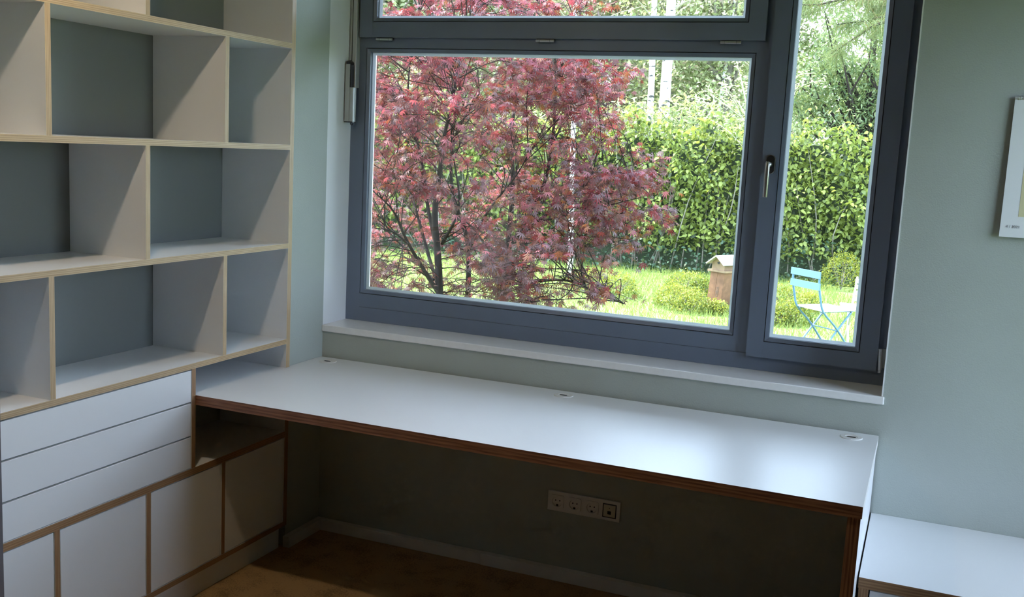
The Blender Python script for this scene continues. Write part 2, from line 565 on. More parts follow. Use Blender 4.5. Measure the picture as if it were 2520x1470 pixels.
def sash(name, x0, x1, z0, z1, gx0, gx1, gz0, gz1):
    s = MB()
    s.box(x0, gx0, YS, R - 0.0005, z0, z1)
    s.box(gx1, x1, YS, R - 0.0005, z0, z1)
    s.box(gx0, gx1, YS + 0.0003, R - 0.0005, z0, gz0)
    s.box(gx0, gx1, YS + 0.0003, R - 0.0005, gz1, z1)
    # inner web of the sash running back into the frame
    s.box(gx0 - 0.03, gx0, R - 0.0005, R + 0.06, gz0 - 0.03, gz1 + 0.03)
    s.box(gx1, gx1 + 0.03, R - 0.0005, R + 0.06, gz0 - 0.03, gz1 + 0.03)
    s.box(gx0, gx1, R - 0.0005, R + 0.06, gz0 - 0.03, gz0)
    s.box(gx0, gx1, R - 0.0005, R + 0.06, gz1, gz1 + 0.03)
    o = s.build(name, 'frame_paint', win)
    glazing(o, gx0, gx1, gz0, gz1, YS, YS + 0.026)
    return o


up_s = sash('tilt_sash', 0.0315, 1.7185, 2.1165, 2.54, 0.0925, 1.656, 2.1795, 2.478)
rt_s = sash('casement_sash', 1.7445, 2.211, 0.9565, 2.54, 1.806, 2.148, 1.0170, 2.478)

# hinges of the tilt sash
for hx in (0.150, 0.8685, 1.5955):
    h = MB()
    for a, b_ in ((-0.038, -0.022), (-0.0205, 0.0205), (0.022, 0.038)):
        h.tube([(hx + a, YS + 0.002, 2.1085), (hx + b_, YS + 0.002, 2.1085)], 0.0052, 12)
    hh = h.build('hinge', 'steel', win)
    box('hinge_leaf', 'black_plastic', hh, hx - 0.036, hx + 0.036, YS + 0.004, R - 0.0005, 2.1085, 2.1164)
# hinge of the casement
h = MB()
h.tube([(2.2225, YS - 0.002, 0.964), (2.2185, YS - 0.002, 1.040)], 0.0068, 12)
h.tube([(2.2195, YS - 0.002, 0.952), (2.2195, YS - 0.002, 0.964)], 0.003, 8)
h.tube([(2.2245, YS - 0.002, 0.953), (2.2245, YS - 0.002, 0.964)], 0.003, 8)
hh = h.build('hinge', 'steel', win)
box('hinge_leaf', 'aluminium', hh, 2.226, 2.2435, R - 0.006, R - 0.0006, 0.968, 1.038)

# casement handle
cx, cz0, cz1 = 1.7765, 1.6555, 1.6915
ros = MB()
for (rr, yy0, yy1, mi) in ((0.0172, YS, YS - 0.006, 0), (0.0148, YS - 0.006, YS - 0.0085, 1)):
    b0 = len(ros.v); N = 28
    for y in (yy0, yy1):
        for k in range(N):
            an = math.pi * 2 * k / N
            ros.v.append((cx + rr * math.cos(an), y, (cz1 if math.sin(an) >= 0 else cz0) + rr * math.sin(an)))
    for k in range(N):
        l = (k + 1) % N
        ros.f.append([b0 + k, b0 + l, b0 + N + l, b0 + N + k]); ros.m.append(0)
    ros.f.append([b0 + N + k for k in range(N)]); ros.m.append(mi)
rosette = ros.build('handle_rosette', ['steel', 'black_plastic'], rt_s)
nk = MB().tube([(cx, YS - 0.008, 1.674), (cx, YS - 0.05, 1.674)], 0.0085, 16)
nk.build('handle_neck', 'steel', rt_s, True)
lv = MB()
prof = [(0.0088 * math.cos(a), 0.006 * math.sin(a)) for a in np.linspace(0, 2 * math.pi, 17)[:-1]]
zs_ = [1.5555, 1.557, 1.66, 1.674, 1.684]
sc_l = [0.9, 1.0, 1.0, 1.0, 0.7]
for z, s in zip(zs_, sc_l):
    for (a, c) in prof:
        lv.v.append((cx - 0.0035 + a * s, YS - 0.053 + c * s, z))
n_ = len(prof)
for i in range(len(zs_) - 1):
    for k in range(n_):
        l = (k + 1) % n_
        lv.f.append([i * n_ + k, i * n_ + l, (i + 1) * n_ + l, (i + 1) * n_ + k]); lv.m.append(0)
lv.f.append(list(range(n_))[::-1]); lv.m.append(0)
lv.f.append([(len(zs_) - 1) * n_ + k for k in range(n_)]); lv.m.append(0)
lev = lv.build('handle_lever', 'steel', rt_s, True)

# fanlight opener: rod channel with its hand lever at the left edge of the frame
op = root('fanlight_opener', (0.016, R - 0.03, 1.76), 'grey aluminium fanlight opener rod and lever at the left window frame', 'window opener')
box('rod_channel', 'aluminium', op, 0.0065, 0.0255, R - 0.034, R - 0.001, 1.905, 2.50, 0.002)
box('rod_slot', 'black_plastic', op, 0.0015, 0.0065, R - 0.030, R - 0.003, 2.005, 2.50)
box('channel_flange', 'aluminium', op, -0.0085, 0.0015, R - 0.030, R - 0.001, 2.02, 2.50, 0.001)
lm = MB()
lm.box(-0.006, 0.0145, R - 0.062, R - 0.034, 1.762, 2.001)
lm.box(0.0145, 0.0320, R - 0.058, R - 0.034, 1.762, 1.905)
lo_ = lm.build('lever_housing', 'aluminium', op)
MB().tube([(0.0065, R - 0.060, 2.004), (0.0065, R - 0.034, 2.004)], 0.011, 16).build('pivot', 'black_plastic', op)
box('lever_edge', 'black_plastic', op, 0.0146, 0.0185, R - 0.0595, R - 0.0335, 1.905, 1.998)
box('end_cap', 'black_plastic', op, -0.007, 0.033, R - 0.063, R - 0.034, 1.7585, 1.7625)
rg = MB()
ringpts = [(0.022 + 0.006 * math.cos(a), R - 0.048, 1.7545 + 0.006 * math.sin(a)) for a in np.linspace(0, 2 * math.pi, 17)]
rg.tube(ringpts, 0.0018, 6, cap=False)
rg.build('pull_ring', 'black_plastic', op)

# ------------------------------------------------------------------ bookcase (upper shelves)
T = 0.020
DP = 0.322
bc = root('bookcase', (-0.16, -0.96, 0.863), 'white open bookcase with pale plywood edges built into the left wall', 'bookcase')
YL, YP0, YP1 = -1.682, -0.2716, -0.2466
ZA = [(0.863, 0.883), (1.2488, 1.2682), (1.6346, 1.6546), (2.0216, 2.0414), (2.408, 2.428)]
for z0, z1 in ZA:
    board('shelf_board', bc, -DP, 0.0, YL + 0.02, YP0, z0, z1)
board('side_panel', bc, -DP, 0.0, YP0, YP1, 0.7655, 2.428)
board('side_panel', bc, -DP, 0.0, YL, YL + T, 0.863, 2.428)
box('back_panel', 'back_grey', bc, -DP - 0.004, -DP - 0.0002, YL, YP1, 0.7655, 2.428)
rows = [(0, [-1.4444, -0.6505]), (1, [-1.0469]), (2, [-1.4453, -0.6503]), (3, [-1.0469])]
for r_, ys in rows:
    for y in ys:
        board('divider', bc, -DP, -0.0006, y - T, y, ZA[r_][1], ZA[r_ + 1][0])

# ------------------------------------------------------------------ base cabinet
ZE0, ZE1, ZF0, ZF1 = 0.4764, 0.5013, 0.0963, 0.1169
bs = root('base_cabinet', (-0.16, -0.96, 0.0), 'white built-in base cabinet with brown plywood edges under the bookcase', 'cabinet')
YD = -0.8191
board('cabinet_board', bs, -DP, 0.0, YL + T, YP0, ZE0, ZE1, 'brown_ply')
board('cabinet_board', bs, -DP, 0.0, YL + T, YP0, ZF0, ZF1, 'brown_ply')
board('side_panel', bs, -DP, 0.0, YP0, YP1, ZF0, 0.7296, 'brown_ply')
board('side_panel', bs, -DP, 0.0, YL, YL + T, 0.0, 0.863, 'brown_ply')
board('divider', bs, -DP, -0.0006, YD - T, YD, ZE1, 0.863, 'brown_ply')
dv = (-1.4375, -1.0454, -0.6491)
for y in dv:
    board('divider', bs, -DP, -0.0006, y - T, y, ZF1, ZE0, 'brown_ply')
dz = [ZE1, 0.6203, 0.7432, 0.863]
for k in range(3):
    d = box('drawer', 'laminate', bs, -0.0195, -0.0015, YL + T + 0.003, YD - T - 0.003, dz[k] + (0.0022 if k else 0.0025), dz[k + 1] - (0.0036 if k < 2 else 0.0050), 0.0008, 1)
edges = [YL + T, dv[0] - T, dv[0], dv[1] - T, dv[1], dv[2] - T, dv[2], YP0]
for k in range(4):
    box('door', 'laminate', bs, -0.0195, -0.0015, edges[2 * k] + 0.003, edges[2 * k + 1] - 0.003, ZF1 + 0.003, ZE0 - 0.004, 0.0008, 1)
box('plinth', 'laminate', bs, -0.040, -0.0235, YL + T, YP0 + 0.005, 0.0, ZF0)
box('back_panel', 'laminate', bs, -DP - 0.004, -DP, YL + T, YP0, ZF0, ZE1)

# ------------------------------------------------------------------ desk
ZT0, ZT1 = 0.7302, 0.765
DL, DD = 2.2474, 0.8186
dk = root('desk', (1.12, -0.41, 0.0), 'long white desk with brown plywood edge under the window', 'desk')
poly = [(-DP, -DD), (DL, -DD), (DL, 0.0), (XS + 0.002, 0.0), (XS + 0.002, -0.240), (-DP, -0.240)]
N = len(poly)
vv = [(x, y, ZT0) for x, y in poly] + [(x, y, ZT1) for x, y in poly]
ff = [list(range(N))[::-1], [N + k for k in range(N)]] + [[k, (k + 1) % N, N + (k + 1) % N, N + k] for k in range(N)]
mi = [0, 0, 1] + [2] * (N - 1)
uvs = []
for f in ff:
    for i in f:
        uvs.append((vv[i][0] + vv[i][1], (vv[i][2] - ZT0) / (ZT1 - ZT0)))
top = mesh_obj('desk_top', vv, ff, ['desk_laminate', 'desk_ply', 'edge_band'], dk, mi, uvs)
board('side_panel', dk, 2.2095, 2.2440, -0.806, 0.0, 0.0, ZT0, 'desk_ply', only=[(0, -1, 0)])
for gx, gy in ((0.0694, -0.0715), (1.1152, -0.0705), (2.1623, -0.0750)):
    g = MB()
    g.lathe((gx, gy, ZT1), (0, 0, 1), [(0.037, 0.0), (0.037, 0.0016), (0.0345, 0.0028), (0.021, 0.0028), (0.0195, 0.0012), (0.0, 0.0012)], 36)
    go = g.build('cable_grommet', 'white_plastic', dk)
    sl_ = MB()
    N2 = 20
    sl_.v += [(gx + 0.015 * math.cos(2 * math.pi * k / N2), gy - 0.002 + 0.0055 * math.sin(2 * math.pi * k / N2), ZT1 + 0.00295) for k in range(N2)]
    sl_.v += [(gx + 0.015 * math.cos(2 * math.pi * k / N2), gy - 0.002 + 0.0055 * math.sin(2 * math.pi * k / N2), ZT1 + 0.0016) for k in range(N2)]
    sl_.f += [list(range(N2))] + [[k, N2 + k, N2 + (k + 1) % N2, (k + 1) % N2] for k in range(N2)]
    sl_.m += [0] * (N2 + 1)
    sl_.build('cable_slot', 'dark_hole', go)

# ------------------------------------------------------------------ low cabinet to the right of the desk
lc = root('low_cabinet', (2.77, -0.30, 0.0), 'low white cabinet with brown plywood edge right of the desk', 'cabinet')
LX0, LX1, LD, LZ1 = 2.2492, 3.30, 0.6095, 0.4842
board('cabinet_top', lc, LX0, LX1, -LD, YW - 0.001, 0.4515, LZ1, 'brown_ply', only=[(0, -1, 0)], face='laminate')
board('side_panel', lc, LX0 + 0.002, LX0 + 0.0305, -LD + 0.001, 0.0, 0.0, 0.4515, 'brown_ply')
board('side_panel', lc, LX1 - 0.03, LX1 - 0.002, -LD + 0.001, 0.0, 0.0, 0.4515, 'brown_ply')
for k in range(2):
    w = (LX1 - LX0 - 0.061) / 2
    x = LX0 + 0.0305 + w * k
    box('door', 'laminate', lc, x + 0.004, x + w - 0.002, -LD + 0.003, -LD + 0.021, 0.06, 0.4475, 0.0008, 1)
box('plinth', 'laminate', lc, LX0 + 0.031, LX1 - 0.031, -LD + 0.03, -LD + 0.045, 0.0, 0.06)

# ------------------------------------------------------------------ wall sockets
so = root('wall_sockets', (1.204, YW, 0.282), 'white four gang plate with three power sockets and a network port', 'socket')
SX0, SX1, SZ0, SZ1 = 1.0505, 1.3468, 0.2780, 0.3582
box('cover_plate', 'white_plastic', so, SX0, SX1, YW - 0.0095, YW, SZ0, SZ1, 0.0015, 2)
zc_ = (SZ0 + SZ1) / 2
yf_ = YW - 0.0095
for k in range(3):
    cx_ = SX0 + 0.0408 + 0.0712 * k
    ins = MB()
    n_ = 32
    # square plate with a round cup pressed into it
    hw = 0.0268
    sq = []
    for q in range(n_):
        an = 2 * math.pi * (q + 0.5) / n_
        c_, s_ = math.cos(an), math.sin(an)
        f_ = hw / max(abs(c_), abs(s_))
        sq.append((c_ * f_, s_ * f_))
    rings = [[(a, -0.0, c) for a, c in sq], [(a, -0.0050, c) for a, c in sq],
             [(0.0205 * math.cos(2 * math.pi * (q + 0.5) / n_), -0.0050, 0.0205 * math.sin(2 * math.pi * (q + 0.5) / n_)) for q in range(n_)],
             [(0.0195 * math.cos(2 * math.pi * (q + 0.5) / n_), -0.0002, 0.0195 * math.sin(2 * math.pi * (q + 0.5) / n_)) for q in range(n_)]]
    for rg_ in rings:
        ins.v += [(cx_ + a, yf_ + y, zc_ + c) for a, y, c in rg_]
    for i in range(3):
        for q in range(n_):
            l = (q + 1) % n_
            ins.f.append([i * n_ + q, i * n_ + l, (i + 1) * n_ + l, (i + 1) * n_ + q]); ins.m.append(0 if i < 2 else 1)
    ins.f.append([3 * n_ + q for q in range(n_)]); ins.m.append(1)
    io = ins.build('power_socket', ['white_plastic', 'white_plastic'], so)
    for dx in (-0.0075, 0.0095):
        MB().tube([(cx_ + dx, yf_ - 0.0012, zc_ + 0.004), (cx_ + dx, yf_ - 0.0002, zc_ + 0.004)], 0.0026, 12).build('pin_hole', 'dark_hole', io)
    MB().tube([(cx_ + 0.001, yf_ - 0.0009, zc_ + 0.0045), (cx_ + 0.001, yf_ - 0.0002, zc_ + 0.0045)], 0.0015, 10).build('screw', 'steel', io)
    box('earth_clip', 'dark_hole', io, cx_ - 0.004, cx_ + 0.004, yf_ - 0.0018, yf_ - 0.0003, zc_ - 0.0185, zc_ - 0.0115)
cx_ = SX0 + 0.0408 + 0.0712 * 3
port = box('network_port', 'cream_plastic', so, cx_ - 0.0238, cx_ + 0.0238, yf_ - 0.0026, yf_ - 0.0004, zc_ - 0.0245, zc_ + 0.0235, 0.0008, 1)
MB().ring(cx_ - 0.0275, cx_ + 0.0275, zc_ - 0.028, zc_ + 0.0275, 0.0036, yf_ - 0.0006, yf_ - 0.0001).build('shadow_gap', 'dark_hole', port)
box('jack', 'dark_hole', port, cx_ - 0.007, cx_ + 0.007, yf_ - 0.0034, yf_ - 0.0026, zc_ - 0.0135, zc_ - 0.0005)
MB().tube([(cx_, yf_ - 0.0032, zc_ + 0.011), (cx_, yf_ - 0.0026, zc_ + 0.011)], 0.0016, 10).build('indicator', 'dark_hole', port)

# ------------------------------------------------------------------ wall calendar
ca = root('wall_calendar', (2.71, YW, 1.482), 'white spiral wall calendar with yellow picture at the right border', 'calendar')
CX0, CX1, CZ0, CZ1 = 2.5480, 2.872, 1.4815, 1.9285
cal = MB()
cal.v = [(CX0, YW - 0.016, CZ0), (CX1, YW - 0.016, CZ0), (CX1, YW - 0.010, CZ1), (CX0, YW - 0.010, CZ1),
         (CX0, YW - 0.0135, CZ0), (CX1, YW - 0.0135, CZ0), (CX1, YW - 0.0075, CZ1), (CX0, YW - 0.0075, CZ1)]
cal.f = [[0, 1, 2, 3], [7, 6, 5, 4], [0, 4, 5, 1], [1, 5, 6, 2], [2, 6, 7, 3], [3, 7, 4, 0]]
cal.m = [0] * 6
sheet = cal.build('calendar_sheet', 'paper', ca)


def caly(z):
    return YW - 0.016 + 0.006 * (z - CZ0) / (CZ1 - CZ0)


pr = MB()
pa = [(CX0 + 0.0495, 1.549), (CX1 - 0.0495, 1.549), (CX1 - 0.0495, 1.86), (CX0 + 0.0495, 1.86)]
pr.v = [(x, caly(z) - 0.0005, z) for x, z in pa] + [(x, caly(z) + 0.0002, z) for x, z in pa]
pr.f = [[0, 1, 2, 3], [0, 4, 5, 1], [1, 5, 6, 2], [2, 6, 7, 3], [3, 7, 4, 0]]; pr.m = [0] * 5
pr.build('printed_picture', 'print_yellow', sheet)
x = CX0 + 0.010
while x < CX1 - 0.008:
    w_ = MB()
    pts = [(x, caly(CZ1) + 0.001 - 0.0045 * math.sin(a), CZ1 - 0.003 + 0.0062 * math.cos(a)) for a in np.linspace(-0.4, math.pi + 0.4, 10)]
    w_.tube(pts, 0.0011, 5)
    wb = w_.build('spiral_loop', 'steel', ca)
    x += 0.0085
box('hanger', 'steel', ca, 2.700, 2.720, YW - 0.009, YW, CZ1 - 0.004, CZ1 + 0.004)


def text_mesh(name, s, size, mat, parent, mtx, depth=0.0):
    cu = bpy.data.curves.new(name, 'FONT')
    cu.body = s; cu.size = size; cu.extrude = depth
    tmp = bpy.data.objects.new('tmp_text', cu)
    COL.objects.link(tmp)
    dg = bpy.context.evaluated_depsgraph_get()
    me = bpy.data.meshes.new_from_object(tmp.evaluated_get(dg))
    bpy.data.objects.remove(tmp)
    me.transform(mtx)
    me.materials.clear(); me.materials.append(MATS[mat])
    return link(name, me, parent, (0, 0, 0))


zt = 1.5115
mtx = Matrix.Translation((CX0 + 0.0165, caly(zt) - 0.0006, zt)) @ Matrix.Rotation(math.pi / 2, 4, 'X')
text_mesh('date_text', '4 / 2021', 0.0125, 'print_ink', sheet, mtx, 0.0002)
bpy.data.objects['date_text'].location = -Vector(WPOS[sheet])

# ------------------------------------------------------------------ ceiling lamp near the bookcase
LPX, LPY = 0.48, -1.71
la = root('ceiling_lamp', (LPX, LPY, ZC), 'small round ceiling spot lamp in front of the bookcase wall', 'lamp')
MB().lathe((LPX, LPY, ZC), (0, 0, -1), [(0.0, 0.0), (0.055, 0.0), (0.055, 0.05), (0.047, 0.05), (0.045, 0.03)], 28).build('lamp_housing', 'lamp_metal', la)
MB().lathe((LPX, LPY, ZC - 0.03), (0, 0, -1), [(0.045, 0.0), (0.0, 0.001)], 28).build('lamp_diffuser', 'lamp_glow', la)
li = bpy.data.lights.new('lamp_light', 'AREA')
li.shape = 'DISK'; li.size = 0.08; li.energy = 1.7; li.color = (1.0, 0.80, 0.58)
lio = bpy.data.objects.new('lamp_light', li)
COL.objects.link(lio); lio.parent = la; lio.location = (0, 0, -0.056)

#GARDEN#
# ------------------------------------------------------------------ garden
GZ = -0.20
RX = ROT[:2, 0] / np.linalg.norm(ROT[:2, 0])      # to the right in the picture, on the ground
FW = np.array([-RX[1], RX[0]])                    # away from the house


def gp(px, d, z=GZ):
    """ground point: picture column px at depth d"""
    p = at(px, 700, d)
    return np.array([p[0], p[1], z])


def ld(l, d, z=GZ):
    q = CAMP[:2] + RX * l + FW * d
    return np.array([q[0], q[1], z])


def rand_rot(n, droop=0.0, spread=1.0):
    """random leaf orientations (n,3,3): columns = along leaf, across, normal"""
    az = rng.uniform(0, 2 * np.pi, n)
    el = rng.normal(-droop, 0.45 * spread, n)
    a = np.stack([np.cos(az) * np.cos(el), np.sin(az) * np.cos(el), np.sin(el)], 1)
    up = np.tile([0, 0, 1.0], (n, 1)) + rng.normal(0, 0.5 * spread, (n, 3))
    s = np.cross(up, a); s /= np.linalg.norm(s, axis=1)[:, None] + 1e-9
    nn = np.cross(a, s)
    return np.stack([a, s, nn], 2)


def scatter(name, tv, tf, pos, rot, size, mats, midx, parent=None, kind='stuff', label=None, cat=None):
    """many leaves of one template as one mesh"""
    pos = np.asarray(pos, float); n = len(pos); k = len(tv)
    tv = np.asarray(tv, float)
    v = np.einsum('nij,kj->nki', rot, tv) * np.asarray(size)[:, None, None] + pos[:, None, :]
    tf = np.asarray(tf, int)
    f = (tf[None] + (np.arange(n) * k)[:, None, None]).reshape(-1, 3)
    v = v.reshape(-1, 3)
    c = (v.min(0) + v.max(0)) / 2; c[2] = v[:, 2].min()
    v = v - c
    me = bpy.data.meshes.new(name)
    me.vertices.add(len(v)); me.vertices.foreach_set('co', v.ravel())
    me.loops.add(len(f) * 3); me.loops.foreach_set('vertex_index', f.ravel())
    me.polygons.add(len(f)); me.polygons.foreach_set('loop_start', np.arange(len(f)) * 3)
    for mname in mats: me.materials.append(MATS[mname])
    me.polygons.foreach_set('material_index', np.repeat(np.asarray(midx, int), len(tf)))
    me.update(); me.validate()
    o = link(name, me, parent, c)
    if kind: o['kind'] = kind
    if label: o['label'] = label
    if cat: o['category'] = cat
    return o


def split_leaves(tv, tf, pos, rot, size, mats, midx, parent, nmax=300, name='leaf', rest='foliage'):
    """the nmax leaves that show largest become parts of their own, the others one part of kind stuff"""
    cpos = (pos - CAMP) @ ROT
    inview = (np.abs(cpos[:, 0] / cpos[:, 1]) < 0.5) & (np.abs(cpos[:, 2] / cpos[:, 1]) < 0.3)
    show = np.where(inview, size / np.maximum(cpos[:, 1], 0.1), 0)
    order = np.argsort(-show)
    big = order[:nmax]; small = order[nmax:]
    shared = []
    for mname in mats:
        me = bpy.data.meshes.new(name)
        me.from_pydata([tuple(q) for q in tv], [], [tuple(q) for q in tf])
        me.materials.append(MATS[mname])
        shared.append(me)
    for i in big:
        o = bpy.data.objects.new(name, shared[int(midx[i])])
        COL.objects.link(o)
        o.parent = parent
        M = Matrix.Identity(4)
        for a in range(3):
            for b_ in range(3):
                M[a][b_] = rot[i][a, b_] * size[i]
            M[a][3] = pos[i][a] - WPOS[parent][a]
        o.matrix_local = M
    scatter(rest, tv, tf, pos[small], rot[small], size[small], mats, np.asarray(midx)[small], parent)


# leaf templates (unit length, along +x, normal +z)
def maple_leaf():
    v = [(0, 0, 0)]; f = []
    for ang, ln in ((0, 1.0), (34, 0.93), (-34, 0.93), (70, 0.74), (-70, 0.74), (112, 0.42), (-112, 0.42)):
        a = math.radians(ang); d = np.array([math.cos(a), math.sin(a)]); s = np.array([-d[1], d[0]])
        b = len(v)
        m1 = d * ln * 0.48
        v += [(*(m1 + s * 0.105 * ln), -0.05 * ln), (*(m1 - s * 0.105 * ln), -0.05 * ln), (*(d * ln), -0.26 * ln)]
        f += [(0, b + 1, b), (b, b + 1, b + 2)]
    return v, f


def oval_leaf(w=0.30, fold=0.10, droop=0.12):
    v = [(0, 0, 0), (0.32, w, fold), (0.32, -w, fold), (0.70, w * 0.8, fold - droop * 0.4), (0.70, -w * 0.8, fold - droop * 0.4), (1, 0, -droop), (0.5, 0, 0)]
    f = [(0, 6, 1), (0, 2, 6), (1, 6, 3), (2, 4, 6), (3, 6, 5), (6, 4, 5)]
    return v, f


MV, MF = maple_leaf()
OV, OF = oval_leaf()
NV, NF = oval_leaf(0.13, 0.03, 0.2)
BV = [(0, 0, 0), (0.5, 0.28, 0.08), (0.5, -0.28, 0.08), (1, 0, -0.05)]
BFc = [(0, 2, 1), (1, 2, 3)]
NDV = [(0, 0.012, 0), (0, -0.012, 0), (1, 0, -0.12)]
NDF = [(0, 1, 2)]


def smooth_path(pts, k=5):
    pts = [np.array(p, float) for p in pts]
    out = []
    P = [pts[0] * 2 - pts[1]] + pts + [pts[-1] * 2 - pts[-2]]
    for i in range(1, len(P) - 2):
        for j in range(k):
            u = j / k
            p0, p1, p2, p3 = P[i - 1], P[i], P[i + 1], P[i + 2]
            out.append(0.5 * (2 * p1 + (p2 - p0) * u + (2 * p0 - 5 * p1 + 4 * p2 - p3) * u * u + (3 * p1 - p0 - 3 * p2 + p3) * u ** 3))
    out.append(pts[-1])
    return out


# ---- ground
gd = MB()
gd.v = [(-90, -40, GZ), (90, -40, GZ), (90, 120, GZ), (-90, 120, GZ), (-90, -40, GZ - 0.5), (90, -40, GZ - 0.5), (90, 120, GZ - 0.5), (-90, 120, GZ - 0.5)]
gd.f = [[0, 1, 2, 3], [7, 6, 5, 4], [0, 4, 5, 1], [1, 5, 6, 2], [2, 6, 7, 3], [3, 7, 4, 0]]; gd.m = [0] * 6
struct(gd.build('lawn_ground', 'lawn_soil'), 'green lawn ground of the garden', 'lawn')

n = 52000
l = rng.uniform(-3.2, 5.0, n); d = rng.uniform(9.0, 18.2, n)
pos = np.concatenate([CAMP[:2] + l[:, None] * RX + d[:, None] * FW, np.full((n, 1), GZ)], 1)
a = np.stack([rng.normal(0, 0.38, n), rng.normal(0, 0.38, n), np.ones(n)], 1); a /= np.linalg.norm(a, axis=1)[:, None]
s = np.cross(a, rng.normal(0, 1, (n, 3))); s /= np.linalg.norm(s, axis=1)[:, None]
rot = np.stack([a, s, np.cross(a, s)], 2)
GV = [(0, 0.05, 0), (0, -0.05, 0), (1, 0, 0)]
scatter('grass', GV, NDF, pos, rot, rng.uniform(0.05, 0.13, n), ['grass_light', 'grass_mid'], rng.integers(0, 2, n), None, 'stuff',
        'bright green grass blades of the garden lawn', 'grass')

# ---- the red maple just outside the window
mp_base = at(1150, 760, 6.0); mp_base[2] = GZ
mr_ = root('red_maple', mp_base, 'red leaved Japanese maple with dark stems close outside the window', 'tree')
paths = [
    [(1082, 760, 5.85), (1078, 640, 5.85), (1070, 540, 5.8), (1075, 470, 5.8), (1086, 400, 5.75), (1094, 330, 5.7), (1112, 260, 5.65), (1128, 150, 5.6)],
    [(1072, 600, 5.85), (1052, 505, 5.9), (1042, 420, 5.95), (1022, 335, 6.0), (1000, 290, 6.05), (938, 242, 6.1)],
    [(1078, 720, 5.85), (1040, 660, 5.75), (1000, 590, 5.6), (968, 520, 5.5), (918, 470, 5.4)],
    [(1003, 600, 5.6), (965, 570, 5.5), (912, 560, 5.4)],
    [(1084, 720, 5.85), (1058, 640, 6.0), (1030, 540, 6.1), (1008, 470, 6.2), (955, 415, 6.3)],
    [(1066, 690, 5.9), (1022, 640, 6.0), (985, 600, 6.1), (915, 530, 6.2)],
    [(1150, 760, 6.1), (1153, 650, 6.1), (1146, 575, 6.1), (1122, 505, 6.05), (1110, 430, 6.0), (1118, 340, 5.95), (1180, 230, 5.9)],
    [(1156, 610, 6.1), (1192, 535, 6.0), (1232, 480, 5.95), (1272, 430, 5.9), (1300, 380, 5.8)],
    [(1088, 600, 5.85), (1120, 540, 5.7), (1130, 480, 5.6), (1110, 330, 5.5), (1140, 260, 5.4)],
    [(1236, 740, 6.3), (1248, 610, 6.3), (1258, 520, 6.3), (1262, 420, 6.3), (1258, 330, 6.35), (1270, 220, 6.4), (1238, 140, 6.4)],
    [(1250, 615, 6.3), (1296, 540, 6.2), (1340, 450, 6.1), (1360, 340, 6.05), (1368, 210, 6.0), (1362, 100, 5.9), (1340, -20, 5.9)],
    [(1258, 600, 6.3), (1330, 540, 6.15), (1405, 485, 6.0), (1470, 435, 5.9), (1560, 405, 5.8)],
    [(1262, 590, 6.3), (1335, 500, 6.4), (1400, 395, 6.5), (1452, 320, 6.6), (1500, 250, 6.6)],
    [(1270, 640, 6.25), (1390, 625, 6.0), (1460, 607, 5.9), (1545, 590, 5.8)],
    [(1240, 700, 6.25), (1390, 690, 5.7), (1470, 722, 5.5), (1535, 748, 5.4)],
    [(1372, 180, 6.0), (1420, 90, 5.9), (1432, 0, 5.85)],
    [(1118, 220, 5.65), (1150, 60, 5.6), (1190, -40, 5.6)],
    [(1000, 290, 6.05), (1010, 150, 6.0), (1040, 0, 5.9)],
    [(1330, 545, 6.15), (1440, 520, 5.9), (1600, 480, 5.7)],
]
radii = [.021, .012, .014, .007, .013, .009, .016, .011, .010, .020, .015, .012, .011, .008, .009, .007, .007, .007, .007]
trunk_roots = {0: mp_base + [-0.14, 0, 0], 6: mp_base, 9: mp_base + [0.14, 0.08, 0]}
nodes = []
for i, (pp, r0) in enumerate(zip(paths, radii)):
    pts = [at(*q) for q in pp]
    if i in trunk_roots:
        pts = [trunk_roots[i], (trunk_roots[i] * 0.45 + pts[0] * 0.55)] + pts
    sp = smooth_path(pts, 5)
    rs = [r0 * (1.35 if i in trunk_roots else 1.0) * (1 - 0.78 * k / (len(sp) - 1)) for k in range(len(sp))]
    MB().tube(sp, rs, 7).build('stem', 'bark_maple', mr_, True)
    nodes += [p for p in sp if p[2] > 0.9 - 0.2]
nodes = np.array(nodes)

# pads of leaves: (picture polygon, depth range, number)
regions = [
    ([(840, 60), (1240, 60), (1250, 200), (1230, 340), (860, 330)], (5.1, 6.9), 150),
    ([(1240, 110), (1440, 110), (1520, 160), (1540, 260), (1480, 330), (1250, 330)], (5.4, 6.9), 78),
    ([(840, 330), (1290, 330), (1300, 470), (860, 470)], (5.1, 6.9), 52),
    ([(1260, 340), (1480, 340), (1640, 415), (1630, 480), (1580, 560), (1440, 590), (1270, 560)], (5.3, 6.7), 66),
    ([(840, 470), (1250, 470), (1240, 620), (840, 620)], (5.2, 7.0), 26),
    ([(850, 620), (1120, 640), (1120, 740), (860, 730)], (5.2, 6.6), 30),
    ([(1170, 590), (1420, 570), (1440, 660), (1530, 730), (1500, 755), (1380, 760), (1190, 745)], (5.0, 6.2), 50),
    ([(1390, 560), (1560, 560), (1570, 600), (1410, 620)], (5.4, 6.2), 9),
    ([(1010, -120), (1270, -120), (1290, 30), (1030, 60)], (5.3, 6.5), 36),
    ([(900, 20), (1030, 40), (1030, 110), (880, 110)], (5.3, 6.5), 14),
    ([(1340, -60), (1440, -60), (1450, 40), (1340, 50)], (5.5, 6.3), 9),
    ([(620, 100), (840, 60), (840, 700), (660, 640)], (5.2, 7.0), 60),
    ([(900, 430), (1310, 430), (1310, 590), (900, 590)], (7.0, 7.6), 30),
    ([(1470, 390), (1610, 420), (1640, 450), (1600, 530), (1480, 560)], (5.4, 6.3), 16),
    ([(1110, 620), (1240, 610), (1240, 740), (1110, 735)], (5.4, 6.6), 9),
    ([(820, -260), (1260, -260), (1240, -120), (840, -120)], (5.3, 6.5), 30),
]


